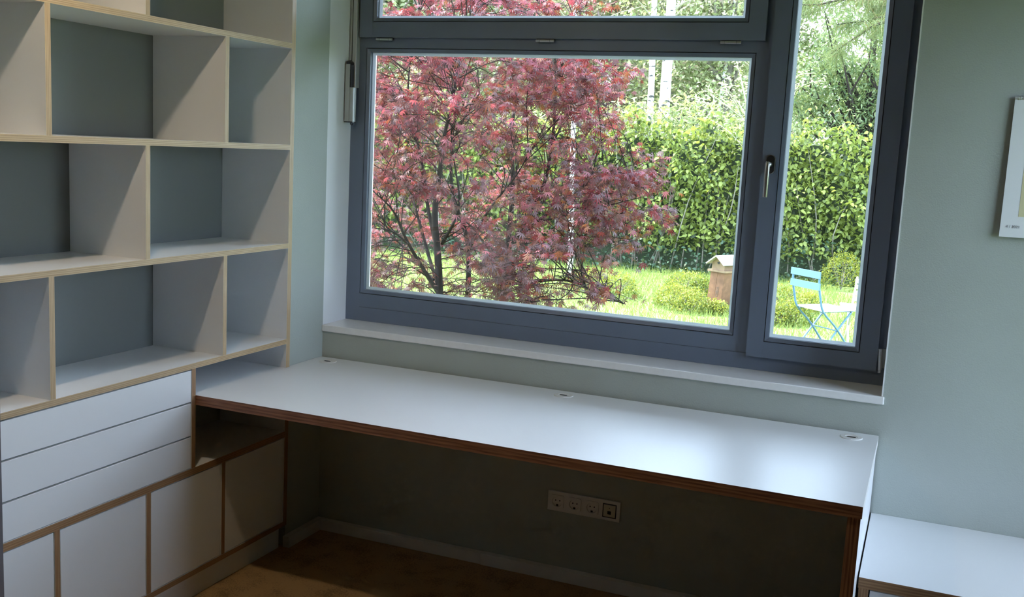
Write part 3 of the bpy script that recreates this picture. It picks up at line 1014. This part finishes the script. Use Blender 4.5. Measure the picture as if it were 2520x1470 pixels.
def in_poly(x, y, poly):
    c = False
    for i in range(len(poly)):
        x1, y1 = poly[i]; x2, y2 = poly[i - 1]
        if (y1 > y) != (y2 > y) and x < (x2 - x1) * (y - y1) / (y2 - y1) + x1:
            c = not c
    return c


lp, lr, ls, lm_ = [], [], [], []
tw = MB()
used = np.zeros(len(nodes))
for ri, (poly, (d0, d1), cnt) in enumerate(regions):
    xs = [p[0] for p in poly]; ys = [p[1] for p in poly]
    k = 0
    while k < cnt:
        x_, y_ = rng.uniform(min(xs), max(xs)), rng.uniform(min(ys), max(ys))
        if not in_poly(x_, y_, poly): continue
        k += 1
        c = at(x_, y_, rng.uniform(d0, d1))
        dist = np.linalg.norm(nodes - c, axis=1) + 0.6 * np.maximum(0, nodes[:, 2] - c[2] + 0.08) + 0.16 * used
        j = rng.choice(np.argsort(dist)[:4])
        used[j] += 1
        st = nodes[j]
        mid = (st + c) / 2 + np.array([0, 0, 0.05]) + rng.normal(0, 0.03, 3)
        if np.linalg.norm(c - st) < 0.55 and ri != 11:
            tw.tube(smooth_path([st, mid, c], 3), [.0034, .0031, .0028, .0025, .0022, .0019, .0016], 4, cap=False)
        out = c - st; out[2] *= 0.3; out /= np.linalg.norm(out) + 1e-6
        nl = int(rng.integers(26, 40))
        for q in range(4):
            dirv = out + rng.normal(0, 0.6, 3) * [1, 1, 0.35]; dirv /= np.linalg.norm(dirv)
            ln = rng.uniform(0.10, 0.24)
            e = c + dirv * ln + [0, 0, -0.02]
            tw.tube([c, (c + e) / 2 + [0, 0, 0.012], e], [.0018, .0014, .0010], 3, cap=False)
            for w in range(nl // 4):
                u = rng.uniform(0.15, 1.05)
                lp.append(c + (e - c) * u + rng.normal(0, 0.022, 3))
        nn = (nl // 4) * 4
        lr.append(rand_rot(nn, 0.55, 0.9))
        ls.append(rng.uniform(0.029, 0.046, nn))
        t_ = min(1, max(0, (y_ - 60) / 640))           # leaf colour: mixed hues, with lit pink put in above and darker purple below
        wts = np.array([0.50 - 0.48 * t_, 0.24 - 0.06 * t_, 0.20 + 0.50 * t_, 0.05 + 0.06 * t_])
        if ri == 12: wts = np.array([0.55, 0.35, 0.05, 0.05])
        if x_ > 1240: wts = wts * [0.45, 1.6, 0.9, 1.5]
        wts /= wts.sum()
        lm_.append(rng.choice(4, nn, p=wts))
tw.build('twig', 'bark_maple', mr_)['kind'] = 'stuff'
split_leaves(MV, MF, np.array(lp), np.concatenate(lr), np.concatenate(ls),
             ['maple_pink', 'maple_crimson', 'maple_purple', 'maple_orange'], np.concatenate(lm_), mr_)

# ---- beech hedge at the end of the lawn
h0 = at(1440, 655, 17.35)[:2]; h1 = at(2100, 703, 16.4)[:2]
hd_ = (h1 - h0) / np.linalg.norm(h1 - h0)
hn = np.array([hd_[1], -hd_[0]])          # towards the house
hA = h0 - hd_ * 7.5; HL = np.linalg.norm(h1 - h0) + 12.0
hb = root('beech_hedge', (*(h0 + hd_ * 2), GZ), 'clipped lime green beech hedge closing the lawn', 'hedge')
HT = 2.42
n = 30000
u = rng.uniform(0, HL, n); z = rng.uniform(0.12, 1.0, n) ** 0.9 * HT
dep = np.abs(rng.normal(0, 0.17, n))
bul = 0.12 * np.sin(u * 2.3) + 0.10 * np.sin(u * 5.1 + z * 3) + 0.06 * np.sin(z * 7 + u)
pos = np.concatenate([hA + u[:, None] * hd_ + (bul - dep)[:, None] * hn, (GZ + z * (1 + 0.05 * np.sin(u * 1.7) + 0.05 * np.sin(u * 4.1) + 0.04 * np.sin(u * 11)) + np.where(rng.random(n) < .12, rng.uniform(0, .35, n), 0))[:, None]], 1)
mi = np.where(dep > 0.32, 2, np.where(rng.random(n) < 0.62, 0, 1))  # sunlit lime near the outside, inner shade put into the dark deep leaves
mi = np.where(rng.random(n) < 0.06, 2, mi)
keep = ~((rng.random(n) < 0.45) & (z < 0.45))
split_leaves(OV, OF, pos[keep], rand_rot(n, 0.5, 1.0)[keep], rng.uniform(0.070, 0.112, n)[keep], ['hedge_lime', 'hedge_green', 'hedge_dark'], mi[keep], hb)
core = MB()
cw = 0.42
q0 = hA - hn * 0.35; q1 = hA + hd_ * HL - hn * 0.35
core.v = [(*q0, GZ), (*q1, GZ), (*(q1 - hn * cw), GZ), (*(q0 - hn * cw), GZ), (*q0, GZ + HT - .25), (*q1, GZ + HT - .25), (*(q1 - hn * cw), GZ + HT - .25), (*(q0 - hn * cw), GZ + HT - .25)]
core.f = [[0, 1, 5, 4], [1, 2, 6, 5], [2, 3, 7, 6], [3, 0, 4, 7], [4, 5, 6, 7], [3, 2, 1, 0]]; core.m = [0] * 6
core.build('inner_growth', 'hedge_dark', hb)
for k in range(60):
    uu = rng.uniform(4.5, HL - 2.5)
    b0 = np.array([*(hA + hd_ * uu - hn * rng.uniform(0.0, 0.25)), GZ])
    tp = b0 + np.array([rng.normal(0, .3), rng.normal(0, .12), rng.uniform(1.3, 2.5)])
    MB().tube(smooth_path([b0, (b0 + tp) / 2 + rng.normal(0, .1, 3), tp], 3), [.012, .011, .010, .009, .008, .006, .003], 5).build('hedge_stem', 'bark_grey', hb)

# ivy at the hedge's foot
iv = root('ivy', (*(h0 + hd_ * 1.5 + hn * 0.2), GZ), 'dark green ivy creeping along the foot of the hedge', 'ivy')
n = 4200
u = rng.uniform(0.15, 0.95, n) * HL; z = rng.uniform(0.02, 1, n) ** 1.6 * (0.62 + 0.2 * np.sin(u * 1.9))
pos = np.concatenate([hA + u[:, None] * hd_ + (0.32 - 0.35 * z + rng.normal(0, 0.07, n))[:, None] * hn, (GZ + z)[:, None]], 1)
scatter('foliage', OV, OF, pos, rand_rot(n, 0.3, 1.0), rng.uniform(0.05, 0.085, n), ['ivy_dark', 'hedge_dark'], (rng.random(n) < 0.35).astype(int), iv)
for k in range(10):
    uu = HL * rng.uniform(0.3, 0.8)
    b0 = np.array([*(hA + hd_ * uu + hn * 0.25), GZ]); e = b0 + np.array([*(hd_ * rng.normal(0, .5)), .4]) - np.array([*(hn * .2), 0])
    MB().tube([b0, (b0 + e) / 2 + [0, 0, .05], e], [.008, .006, .003], 5).build('vine', 'bark_grey', iv)


# ---- low box shrubs
def box_shrub(px, d, w, h, label, yellow=0.6, n=420):
    h *= 0.82
    c = gp(px, d)
    r = root('box_shrub', c, label, 'shrub', 'low box shrubs on the lawn')
    n = int(n * 3.2)
    pts = rng.normal(0, 1, (n, 3)); pts /= np.linalg.norm(pts, axis=1)[:, None]
    pts *= rng.uniform(0.55, 1.0, n)[:, None] ** 0.5
    pts[:, 2] = np.abs(pts[:, 2])
    pos = c + pts * [w / 2, w / 2, h] + rng.normal(0, 0.02, (n, 3))
    pos[:, 2] = np.maximum(pos[:, 2], GZ + 0.015)
    rt = rand_rot(n, -0.7, 0.9)
    mi = (rng.random(n) > yellow * (0.5 + 0.7 * pts[:, 2])).astype(int)
    scatter('foliage', BV, BFc, pos, rt, rng.uniform(0.022, 0.040, n), ['box_yellow', 'box_green'], mi, r)
    st = MB()
    for k in range(7):
        a_ = rng.uniform(0, 6.28); e = c + np.array([math.cos(a_) * w * .3, math.sin(a_) * w * .3, h * .75])
        st.tube([c + [0, 0, 0], (c + e) / 2 + [0, 0, .03], e], [.006, .005, .003], 4)
    st.build('twig', 'bark_grey', r)['kind'] = 'stuff'
    return r


box_shrub(1455, 13.9, 0.55, 0.42, 'low yellow green box shrub behind the lowest maple twigs', 0.6, 500)
box_shrub(1520, 13.6, 0.62, 0.40, 'low yellow green box shrub right of the lowest maple twigs', 0.75, 600)
box_shrub(1660, 12.9, 0.52, 0.36, 'leftmost low box shrub of the row before the bird house post', 0.8, 520)
box_shrub(1705, 12.55, 0.50, 0.36, 'low box shrub at the front end of the row before the bird house post', 0.75, 520)
box_shrub(1690, 14.3, 0.62, 0.38, 'low box shrub behind the row, left of the bird house post', 0.7, 600)
box_shrub(1732, 14.1, 0.42, 0.34, 'greener low box shrub touching the bird house post', 0.3, 420)
box_shrub(1772, 12.5, 0.30, 0.19, 'small box shrub at the front foot of the bird house post', 0.75, 380)
box_shrub(1930, 13.2, 0.55, 0.40, 'box shrub behind the blue chair, farthest back', 0.5, 520)
box_shrub(1922, 11.9, 0.36, 0.30, 'small box shrub left of the blue chair at the window edge', 0.6, 420)
box_shrub(1962, 12.0, 0.46, 0.38, 'box shrub beside the left front leg of the blue chair', 0.55, 480)
box_shrub(1990, 12.9, 0.40, 0.34, 'yellowish box shrub seen through the blue chair back', 0.9, 420)
box_shrub(2070, 15.7, 0.70, 0.72, 'taller yellow green shrub before the hedge right of the blue chair', 0.8, 700)

# ---- bird house on its post
PB = gp(1772, 13.2)
mu = MB()
for k in range(110):
    a_ = rng.uniform(0, 6.28); rr_ = rng.uniform(0, 0.55) ** 0.7
    c = PB + np.array([math.cos(a_) * rr_ - .1, math.sin(a_) * rr_ - .1, 0.012])
    ax = rng.normal(0, 1, 3); ax[2] *= .3; ax /= np.linalg.norm(ax); ay = np.cross([0, 0, 1.0], ax); ay /= np.linalg.norm(ay)
    mu.obox(c, ax, ay, np.cross(ax, ay), rng.uniform(.015, .045), rng.uniform(.01, .025), rng.uniform(.004, .01))
tag(mu.build('bark_mulch', 'mulch'), 'brown bark mulch around the bird house post', 'mulch', kind='stuff')
A = math.atan2(RX[1], RX[0]) + math.radians(-52)      # direction the front gable face runs along
ex = np.array([math.cos(A), math.sin(A), 0]); ey = np.array([-math.sin(A), math.cos(A), 0]); ez = np.array([*(-FW * 0.33), 1.0]); ez /= np.linalg.norm(ez)
po = root('bird_house_post', PB, 'square brown wooden post carrying the bird house', 'post')
tilt = np.array([*(-FW * 0.33), 1.0]); tilt /= np.linalg.norm(tilt)
PH = 0.50
ph = MB()
for sgn in (-1, 1):
    ph.obox(PB + tilt * PH / 2 + ex * 0.057 * sgn, ex, ey, tilt, 0.0555, 0.11, PH / 2)
ph.build('post_shaft', 'post_wood', po)
pc = PB + tilt * PH
# carved lettering on the front face, reading downwards
face = PB + tilt * (PH * 0.60) - ey * 0.1108 + ex * 0.012
mt_ = Matrix.Identity(4)
for i in range(3):
    mt_[i][0] = -tilt[i]; mt_[i][1] = ex[i]; mt_[i][2] = -ey[i]; mt_[i][3] = face[i]
tx = text_mesh('carved_lettering', 'VIBO', 0.066, 'mulch', po, mt_, 0.001)
tx.location = -Vector(WPOS[po])
box_c = pc + ez * 0.012
bh = root('bird_house', pc, 'small wooden bird house with pale pitched roof on the post', 'bird house')
MB().obox(box_c, ex, ey, ez, 0.145, 0.145, 0.013).build('floor_board', 'house_wood', bh)
hw_, hdp, he, hr = 0.10, 0.12, 0.105, 0.185       # half width, half depth, eave height, ridge height
o_ = box_c + ez * 0.013
gv = [(-hw_, 0), (hw_, 0), (hw_, he), (0.0, hr), (-hw_, he)]
for sgn, nm in ((-1, 'front_gable'), (1, 'back_gable')):
    g = MB()
    for q in (0, 1):
        for (a_, h_) in gv:
            g.v.append(tuple(o_ + ex * a_ + ez * h_ + ey * (sgn * hdp + 0.012 * q * -sgn)))
    g.f = [[0, 1, 2, 3, 4], [9, 8, 7, 6, 5]] + [[k, 5 + k, 5 + (k + 1) % 5, (k + 1) % 5] for k in range(5)]; g.m = [0] * 7
    go = g.build(nm, 'house_wood', bh)
    if sgn == -1:
        MB().lathe(o_ + ez * 0.105 - ey * (hdp + 0.0005), -ey, [(0.021, 0.0), (0.021, 0.001), (0.0, 0.001)], 20).build('entrance_hole', 'dark_hole', go)
for sgn in (-1, 1):
    MB().obox(o_ + ex * sgn * (hw_ - 0.02) + ez * 0.03, ex, ey, ez, 0.006, hdp - 0.012, 0.03).build('side_rail', 'house_wood', bh)
    # roof slopes
    sl = np.array([hw_ * 1.45, -(hr - he) * 1.45])
    dirv = ex * sl[0] * sgn + ez * sl[1]; L_ = np.linalg.norm(dirv); dirv = dirv / L_
    nrm = np.cross(dirv, ey); nrm = nrm if nrm[2] > 0 else -nrm
    MB().obox(o_ + ez * (hr + 0.006) + dirv * L_ / 2 + nrm * 0.006, dirv, ey, nrm, L_ / 2, hdp + 0.07, 0.007).build('roof_board', 'roof_wood', bh)

# ---- blue folding garden chair
seat_c = at(2031, 761, 9.95)
CZ = GZ
w3 = np.array([*(RX * 0.42 - FW * 0.907), 0]); f3 = np.array([*(RX * 0.907 + FW * 0.42), 0]); z3 = np.array([0, 0, 1.0])
cb = np.array([seat_c[0], seat_c[1], CZ])
ch = root('folding_chair', cb, 'light blue folding metal garden chair on the lawn', 'chair')


def cp(w, f, z):
    return cb + w3 * w + f3 * f + z3 * z


SHt = seat_c[2] - CZ
for sgn in (-1, 1):
    x_ = 0.185 * sgn
    rail = [(x_, -0.275, SHt + 0.385), (x_, -0.27, SHt + 0.26), (x_, -0.235, SHt + 0.12), (x_, -0.185, SHt + 0.0), (x_, 0.01, SHt * 0.64), (x_, 0.28, 0.0)]
    MB().tube(smooth_path([cp(*q) for q in rail], 4), 0.0105, 8).build('back_leg', 'chair_blue', ch, True)
    x2 = 0.168 * sgn
    MB().tube([cp(x2, 0.175, SHt - 0.005), cp(x2, -0.26, 0.0)], 0.0095, 8).build('front_leg', 'chair_blue', ch)
MB().tube([cp(-0.185, 0.01, SHt * 0.63), cp(0.185, 0.01, SHt * 0.63)], 0.006, 8).build('stretcher', 'chair_blue', ch)
for zz, nm in ((0.355, 0), (0.245, 1)):
    yb = -0.283 if nm == 0 else -0.277
    MB().obox(cp(0, yb, SHt + zz), w3, f3, z3, 0.205, 0.006, 0.033).build('back_slat', 'chair_blue', ch)
for k in range(6):
    MB().obox(cp(0, -0.165 + k * 0.068, SHt + 0.012), w3, f3, z3, 0.195, 0.030, 0.006).build('seat_slat', 'chair_slat', ch)
for sgn in (-1, 1):
    MB().obox(cp(0.15 * sgn, 0.01, SHt), w3, f3, z3, 0.008, 0.20, 0.006).build('seat_rail', 'chair_blue', ch)

# ---- white slatted garden lounger cut off by the window frame
lb = at(2130, 765, 10.6)
lz = lb[2]
lb0 = np.array([lb[0], lb[1], GZ])
lo = root('slatted_lounger', lb0, 'white slatted garden seat partly hidden by the right sash', 'garden seat')
lw = np.array([*(RX * 0.97 - FW * 0.25), 0]); lf = np.array([*(RX * 0.25 + FW * 0.97), 0])
SH2 = lz - GZ
for k in range(4):
    MB().obox(lb0 + lw * (0.10) + lf * (-0.02 + k * 0.135) + z3 * SH2, lw, lf, z3, 0.33, 0.048, 0.009).build('seat_slat', 'slat_white', lo)
for k in range(4):
    MB().obox(lb0 + lw * (0.18) + lf * (0.52 + k * 0.03) + z3 * (SH2 + 0.05 + k * 0.062), lw, lf, z3, 0.26 + 0.0 * k, 0.008, 0.024).build('back_slat', 'slat_white', lo)
for sgn in (-1, 1):
    MB().tube([lb0 + lw * (0.1 + 0.24 * sgn) + lf * 0.45 + z3 * (SH2 - 0.01), lb0 + lw * (0.1 + 0.24 * sgn) - lf * 0.05], 0.012, 6).build('leg', 'slat_white', lo)
    MB().tube([lb0 + lw * (0.1 + 0.24 * sgn) - lf * 0.02 + z3 * (SH2 - 0.01), lb0 + lw * (0.1 + 0.24 * sgn) + lf * 0.5], 0.012, 6).build('leg', 'slat_white', lo)
    MB().tube([lb0 + lw * (0.1 + 0.2 * sgn) + lf * 0.46 + z3 * (SH2 - 0.01), lb0 + lw * (0.14 + 0.2 * sgn) + lf * 0.63 + z3 * (SH2 + 0.28)], 0.010, 6).build('back_post', 'slat_white', lo)


# ---- trees and shrubs behind the hedge
def tree(name, base, h, blobs, n, leaf, size, mats, wts, label, cat='tree', group=None, trunk=0.1, tmat='bark_grey', lean=(0, 0), droop=0.4, tv=OV, tf=OF, nb=7):
    """trunk, branches reaching into every blob of leaves; blobs = (l offset, d offset, z, rx, ry, rz)"""
    r = root(name, base, label, cat, group)
    top = base + np.array([lean[0], lean[1], h])
    MB().tube(smooth_path([base, (base + top) / 2 + rng.normal(0, .08, 3) * [1, 1, 0], top], 4), list(np.linspace(trunk, trunk * .35, 9)), 9).build('trunk', tmat, r, True)
    P = []
    vol = np.array([b[3] * b[5] for b in blobs]); cnt = (n * vol / vol.sum()).astype(int)
    br = MB()
    for b_, c_ in zip(blobs, cnt):
        ctr = base + np.array([*(RX * b_[0] + FW * b_[1]), b_[2]])
        q = rng.normal(0, 1, (c_, 3)); q /= np.linalg.norm(q, axis=1)[:, None]
        q *= rng.uniform(0.15, 1, c_)[:, None] ** 0.45
        off = q * [b_[3], b_[4], b_[5]]
        cl = rng.normal(0, 1, (max(1, c_ // 14), 3)) * 0.0
        P.append(ctr + np.concatenate([off[:, :1] * RX[0] + off[:, 1:2] * FW[0], off[:, :1] * RX[1] + off[:, 1:2] * FW[1], off[:, 2:]], 1))
        for k in range(nb):
            e = ctr + rng.normal(0, .45, 3) * [b_[3], b_[4], b_[5]]
            t0 = min(0.9, max(0.15, (e[2] - base[2]) / h * 0.6))
            s_ = base + (top - base) * t0
            br.tube(smooth_path([s_, (s_ + e) / 2 + rng.normal(0, .15, 3), e], 3), list(np.linspace(trunk * .35, trunk * .06, 7)), 5, cap=False)
    br.build('branch', tmat, r)['kind'] = 'stuff'
    P = np.concatenate(P)
    keep = P[:, 2] > base[2] + 0.05
    P = P[keep]; m_ = len(P)
    scatter('foliage', tv, tf, P, rand_rot(m_, droop, 1.0), rng.uniform(size * .7, size * 1.25, m_), mats, rng.choice(len(mats), m_, p=wts), r)
    return r


PM = ['tree_pale', 'tree_green', 'tree_blossom']
# rhododendron right behind the hedge
tree('rhododendron', gp(1640, 18.6), 2.6, [(-0.7, 0, 2.35, 0.9, .6, .55), (0.4, 0, 2.45, 0.9, .6, .6), (1.3, 0.1, 2.2, .7, .6, .5), (-1.9, 0, 2.2, .9, .6, .6)], 5200, None, 0.125, ['rhodo_leaf', 'tree_green', 'tree_pale'], [.55, .2, .25],
     'tall pale green rhododendron rising above the middle of the hedge', 'shrub', trunk=.06, droop=.2, tv=NV, tf=NF)
bgt = [
    (-7.2, 24, 6.5, 'tree_pale', 'pale leafy tree behind the hedge at the far left of the window'),
    (-4.6, 27, 7.5, 'tree_pale', 'tall pale green tree behind the left half of the maple'),
    (-2.0, 25, 6.8, 'tree_pale', 'pale green tree behind the middle of the maple'),
    (0.4, 28, 8.0, 'tree_pale', 'tall pale tree behind the right edge of the maple'),
    (2.6, 26, 7.0, 'tree_blossom', 'buff flowering tree right of the white birch trunks'),
    (4.9, 24, 6.8, 'tree_pale', 'loose pale tree behind the window mullion'),
    (7.0, 27, 8.0, 'tree_green', 'mid green tree behind the casement pane'),
    (9.6, 25, 7.5, 'tree_green', 'mid green tree behind the right window frame'),
    (-9.8, 27, 8, 'tree_green', 'mid green tree farthest to the left behind the hedge'),
]
for l_, d_, h_, dom, lab in bgt:
    bl = [(rng.uniform(-1.6, 1.6), rng.uniform(-.8, .8), z_, rng.uniform(1.0, 1.7), 1.1, rng.uniform(.8, 1.2)) for z_ in np.linspace(1.6, h_ + .4, 8)]
    w_ = [.62, .2, .18] if dom == 'tree_pale' else ([.25, .15, .60] if dom == 'tree_blossom' else [.35, .55, .10])
    tree('broadleaf_tree', ld(l_, d_), h_, bl, 20000, None, 0.12, PM, w_, lab, group='trees behind the hedge', trunk=.14, nb=5, tv=BV, tf=BFc)
# far wood closing the view
for k, l_ in enumerate(np.linspace(-16, 18, 9)):
    bl = [(rng.uniform(-2.2, 2.2), rng.uniform(-.8, .8), z_, rng.uniform(1.8, 2.6), 1.3, rng.uniform(1.3, 1.8)) for z_ in np.linspace(1.5, 10.5, 7)]
    tree('forest_tree', ld(l_, 37 + 1.5 * (k % 2)), 10.5, bl, 19000, None, 0.27, PM, [.5, .38, .12],
         'distant tree of the pale wood closing the view behind the garden', group='distant trees closing the view', trunk=.2, nb=4, tv=BV, tf=BFc)


# birches
def birch(px, d, r0, h, label, lean=0.0):
    b = gp(px, d)
    r = root('birch_tree', b, label, 'tree', 'white birch trunks')
    top = b + np.array([*(RX * lean), h])
    MB().tube(smooth_path([b, (b + top) / 2 + [*(RX * .03), 0], top], 6), list(np.linspace(r0, r0 * .45, 13)), 12).build('trunk', 'birch_bark', r, True)
    br = MB(); P = []
    for k in range(16):
        z_ = rng.uniform(.45, .98) * h; s_ = b + (top - b) * z_ / h
        a_ = rng.uniform(0, 6.28); e = s_ + np.array([math.cos(a_), math.sin(a_), .55]) * rng.uniform(.5, 1.1)
        br.tube(smooth_path([s_, (s_ + e) / 2 + [0, 0, .1], e], 3), list(np.linspace(r0 * .2, .004, 7)), 4, cap=False)
        P += list(e + rng.normal(0, .22, (28, 3)))
    br.build('branch', 'bark_pale', r)['kind'] = 'stuff'
    P = np.array(P)
    scatter('foliage', BV, BFc, P, rand_rot(len(P), .5), rng.uniform(.05, .08, len(P)), ['tree_pale', 'tree_green'], rng.integers(0, 2, len(P)), r)


birch(1402, 15.3, 0.044, 7.5, 'thin white birch trunk standing on the lawn behind the maple', -0.35)
birch(1603, 23.0, 0.15, 9.0, 'thick bright white birch trunk above the hedge', -0.05)
birch(1578, 21.5, 0.085, 8.0, 'thinner birch trunk beside the thick white one', -0.25)
birch(1712, 24.0, 0.05, 7.5, 'slim birch trunk right of the thick white one', 0.5)

# bare pale shrub by the mullion
bsx = gp(1868, 15.9)
bs_ = root('bare_shrub', bsx, 'bare pale twigged shrub in front of the hedge at the mullion', 'shrub')
tw2 = []
for pth, r0 in (([(1868, 640), (1862, 420), (1845, 320), (1822, 285), (1806, 240)], .030),
                ([(1866, 500), (1850, 330), (1815, 250), (1780, 210)], .020),
                ([(1845, 320), (1835, 250), (1825, 200), (1812, 150)], .016),
                ([(1825, 290), (1790, 262), (1755, 235), (1735, 215)], .012),
                ([(1815, 260), (1790, 225), (1782, 195)], .010),
                ([(1830, 230), (1843, 215), (1850, 190)], .010),
                ([(1862, 420), (1840, 380), (1800, 330), (1760, 300)], .012),
                ([(1868, 300), (1850, 180), (1830, 150), (1800, 120)], .016),
                ([(1880, 560), (1905, 380), (1930, 250), (1960, 190), (2000, 180)], .022),
                ([(1930, 250), (1950, 215), (1975, 200)], .012),
                ([(1920, 320), (1950, 235), (1990, 205), (2030, 200)], .012),
                ([(1900, 400), (1925, 150), (1950, 85), (1990, 80)], .016)):
    pts = [at(x_, y_, 15.9 + rng.normal(0, .15)) for x_, y_ in pth]
    sp = smooth_path(pts, 4)
    MB().tube(sp, list(np.linspace(r0, r0 * .3, len(sp))), 5).build('branch', 'bark_pale', bs_)
    tw2 += sp[len(sp) // 2:]
MB().tube([bsx, at(1868, 640, 15.9)], .034, 7).build('trunk', 'bark_pale', bs_)
tw2 = np.array(tw2)
P = tw2[rng.integers(0, len(tw2), 420)] + rng.normal(0, .07, (420, 3))
scatter('foliage', BV, BFc, P, rand_rot(420, .0), rng.uniform(.05, .08, 420), ['tree_pale', 'tree_blossom'], rng.integers(0, 2, 420), bs_)

# yew behind the hedge on the right
tree('yew_tree', gp(2090, 18.8), 4.6, [(-.4, 0, 2.6, .9, .7, .8), (.5, 0, 3.2, 1.0, .7, .9), (-.2, 0, 4.0, .9, .7, .8), (.9, .1, 2.3, .8, .7, .7), (-1.0, .1, 3.3, .6, .6, .6)], 13000, None, .095,
     ['yew_leaf', 'tree_green', 'needle'], [.5, .2, .3], 'dark green feathery yew seen through the upper casement pane', trunk=.13, tmat='bark_maple', tv=NV, tf=NF)

# pine branches hanging into the top of the casement pane
pb = gp(2330, 10.5)
pn = root('pine_tree', pb, 'long needled pine with branches hanging into the top right pane', 'tree')
MB().tube([pb, pb + [0, 0, 3], pb + [0.05, 0, 7]], [.16, .14, .09], 10).build('trunk', 'bark_maple', pn, True)
P, RT, SZ, MI = [], [], [], []
for pth in ([(2300, -60), (2180, -10), (2080, -2), (2010, 12), (1960, 10)], [(2310, 10), (2190, 14), (2140, 16)],
            [(2310, 10), (2190, 38), (2120, 52), (2060, 60)], [(2320, 30), (2180, 55), (2140, 70), (2080, 110), (2045, 132)],
            [(2300, -120), (2150, -70), (2040, -50), (1960, -40)], [(2330, -160), (2180, -120), (2080, -110)], [(2340, 40), (2230, 120), (2180, 150)]):
    d_ = 9.6 + rng.normal(0, .25)
    pts = [at(x_, y_, d_ + .12 * i) for i, (x_, y_) in enumerate(pth)]
    z_ = pts[0][2]
    root_pt = pb + [0, 0, max(1.5, z_ + .25 - pb[2])]
    sp = smooth_path([root_pt] + pts, 5)
    MB().tube(sp, list(np.linspace(.022, .006, len(sp))), 6).build('branch', 'bark_maple', pn)
    for q in range(1000):
        k = rng.integers(len(sp) // 4, len(sp))
        P.append(sp[k] + rng.normal(0, .035, 3)); MI.append(1 if (rng.random() < .07) else 0)
        av = rng.normal(0, .55, 3) + np.array([0, 0, -.75]); av /= np.linalg.norm(av)
        sv = np.cross(av, rng.normal(0, 1, 3)); sv /= np.linalg.norm(sv)
        RT.append(np.stack([av, sv, np.cross(av, sv)], 1)); SZ.append(rng.uniform(.12, .24))
NDV2 = [(0, 0.011, 0), (0, -0.011, 0), (1, 0, 0.0)]
scatter('needles', NDV2, NDF, np.array(P), np.array(RT), np.array(SZ), ['needle', 'needle_brown'], MI, pn)
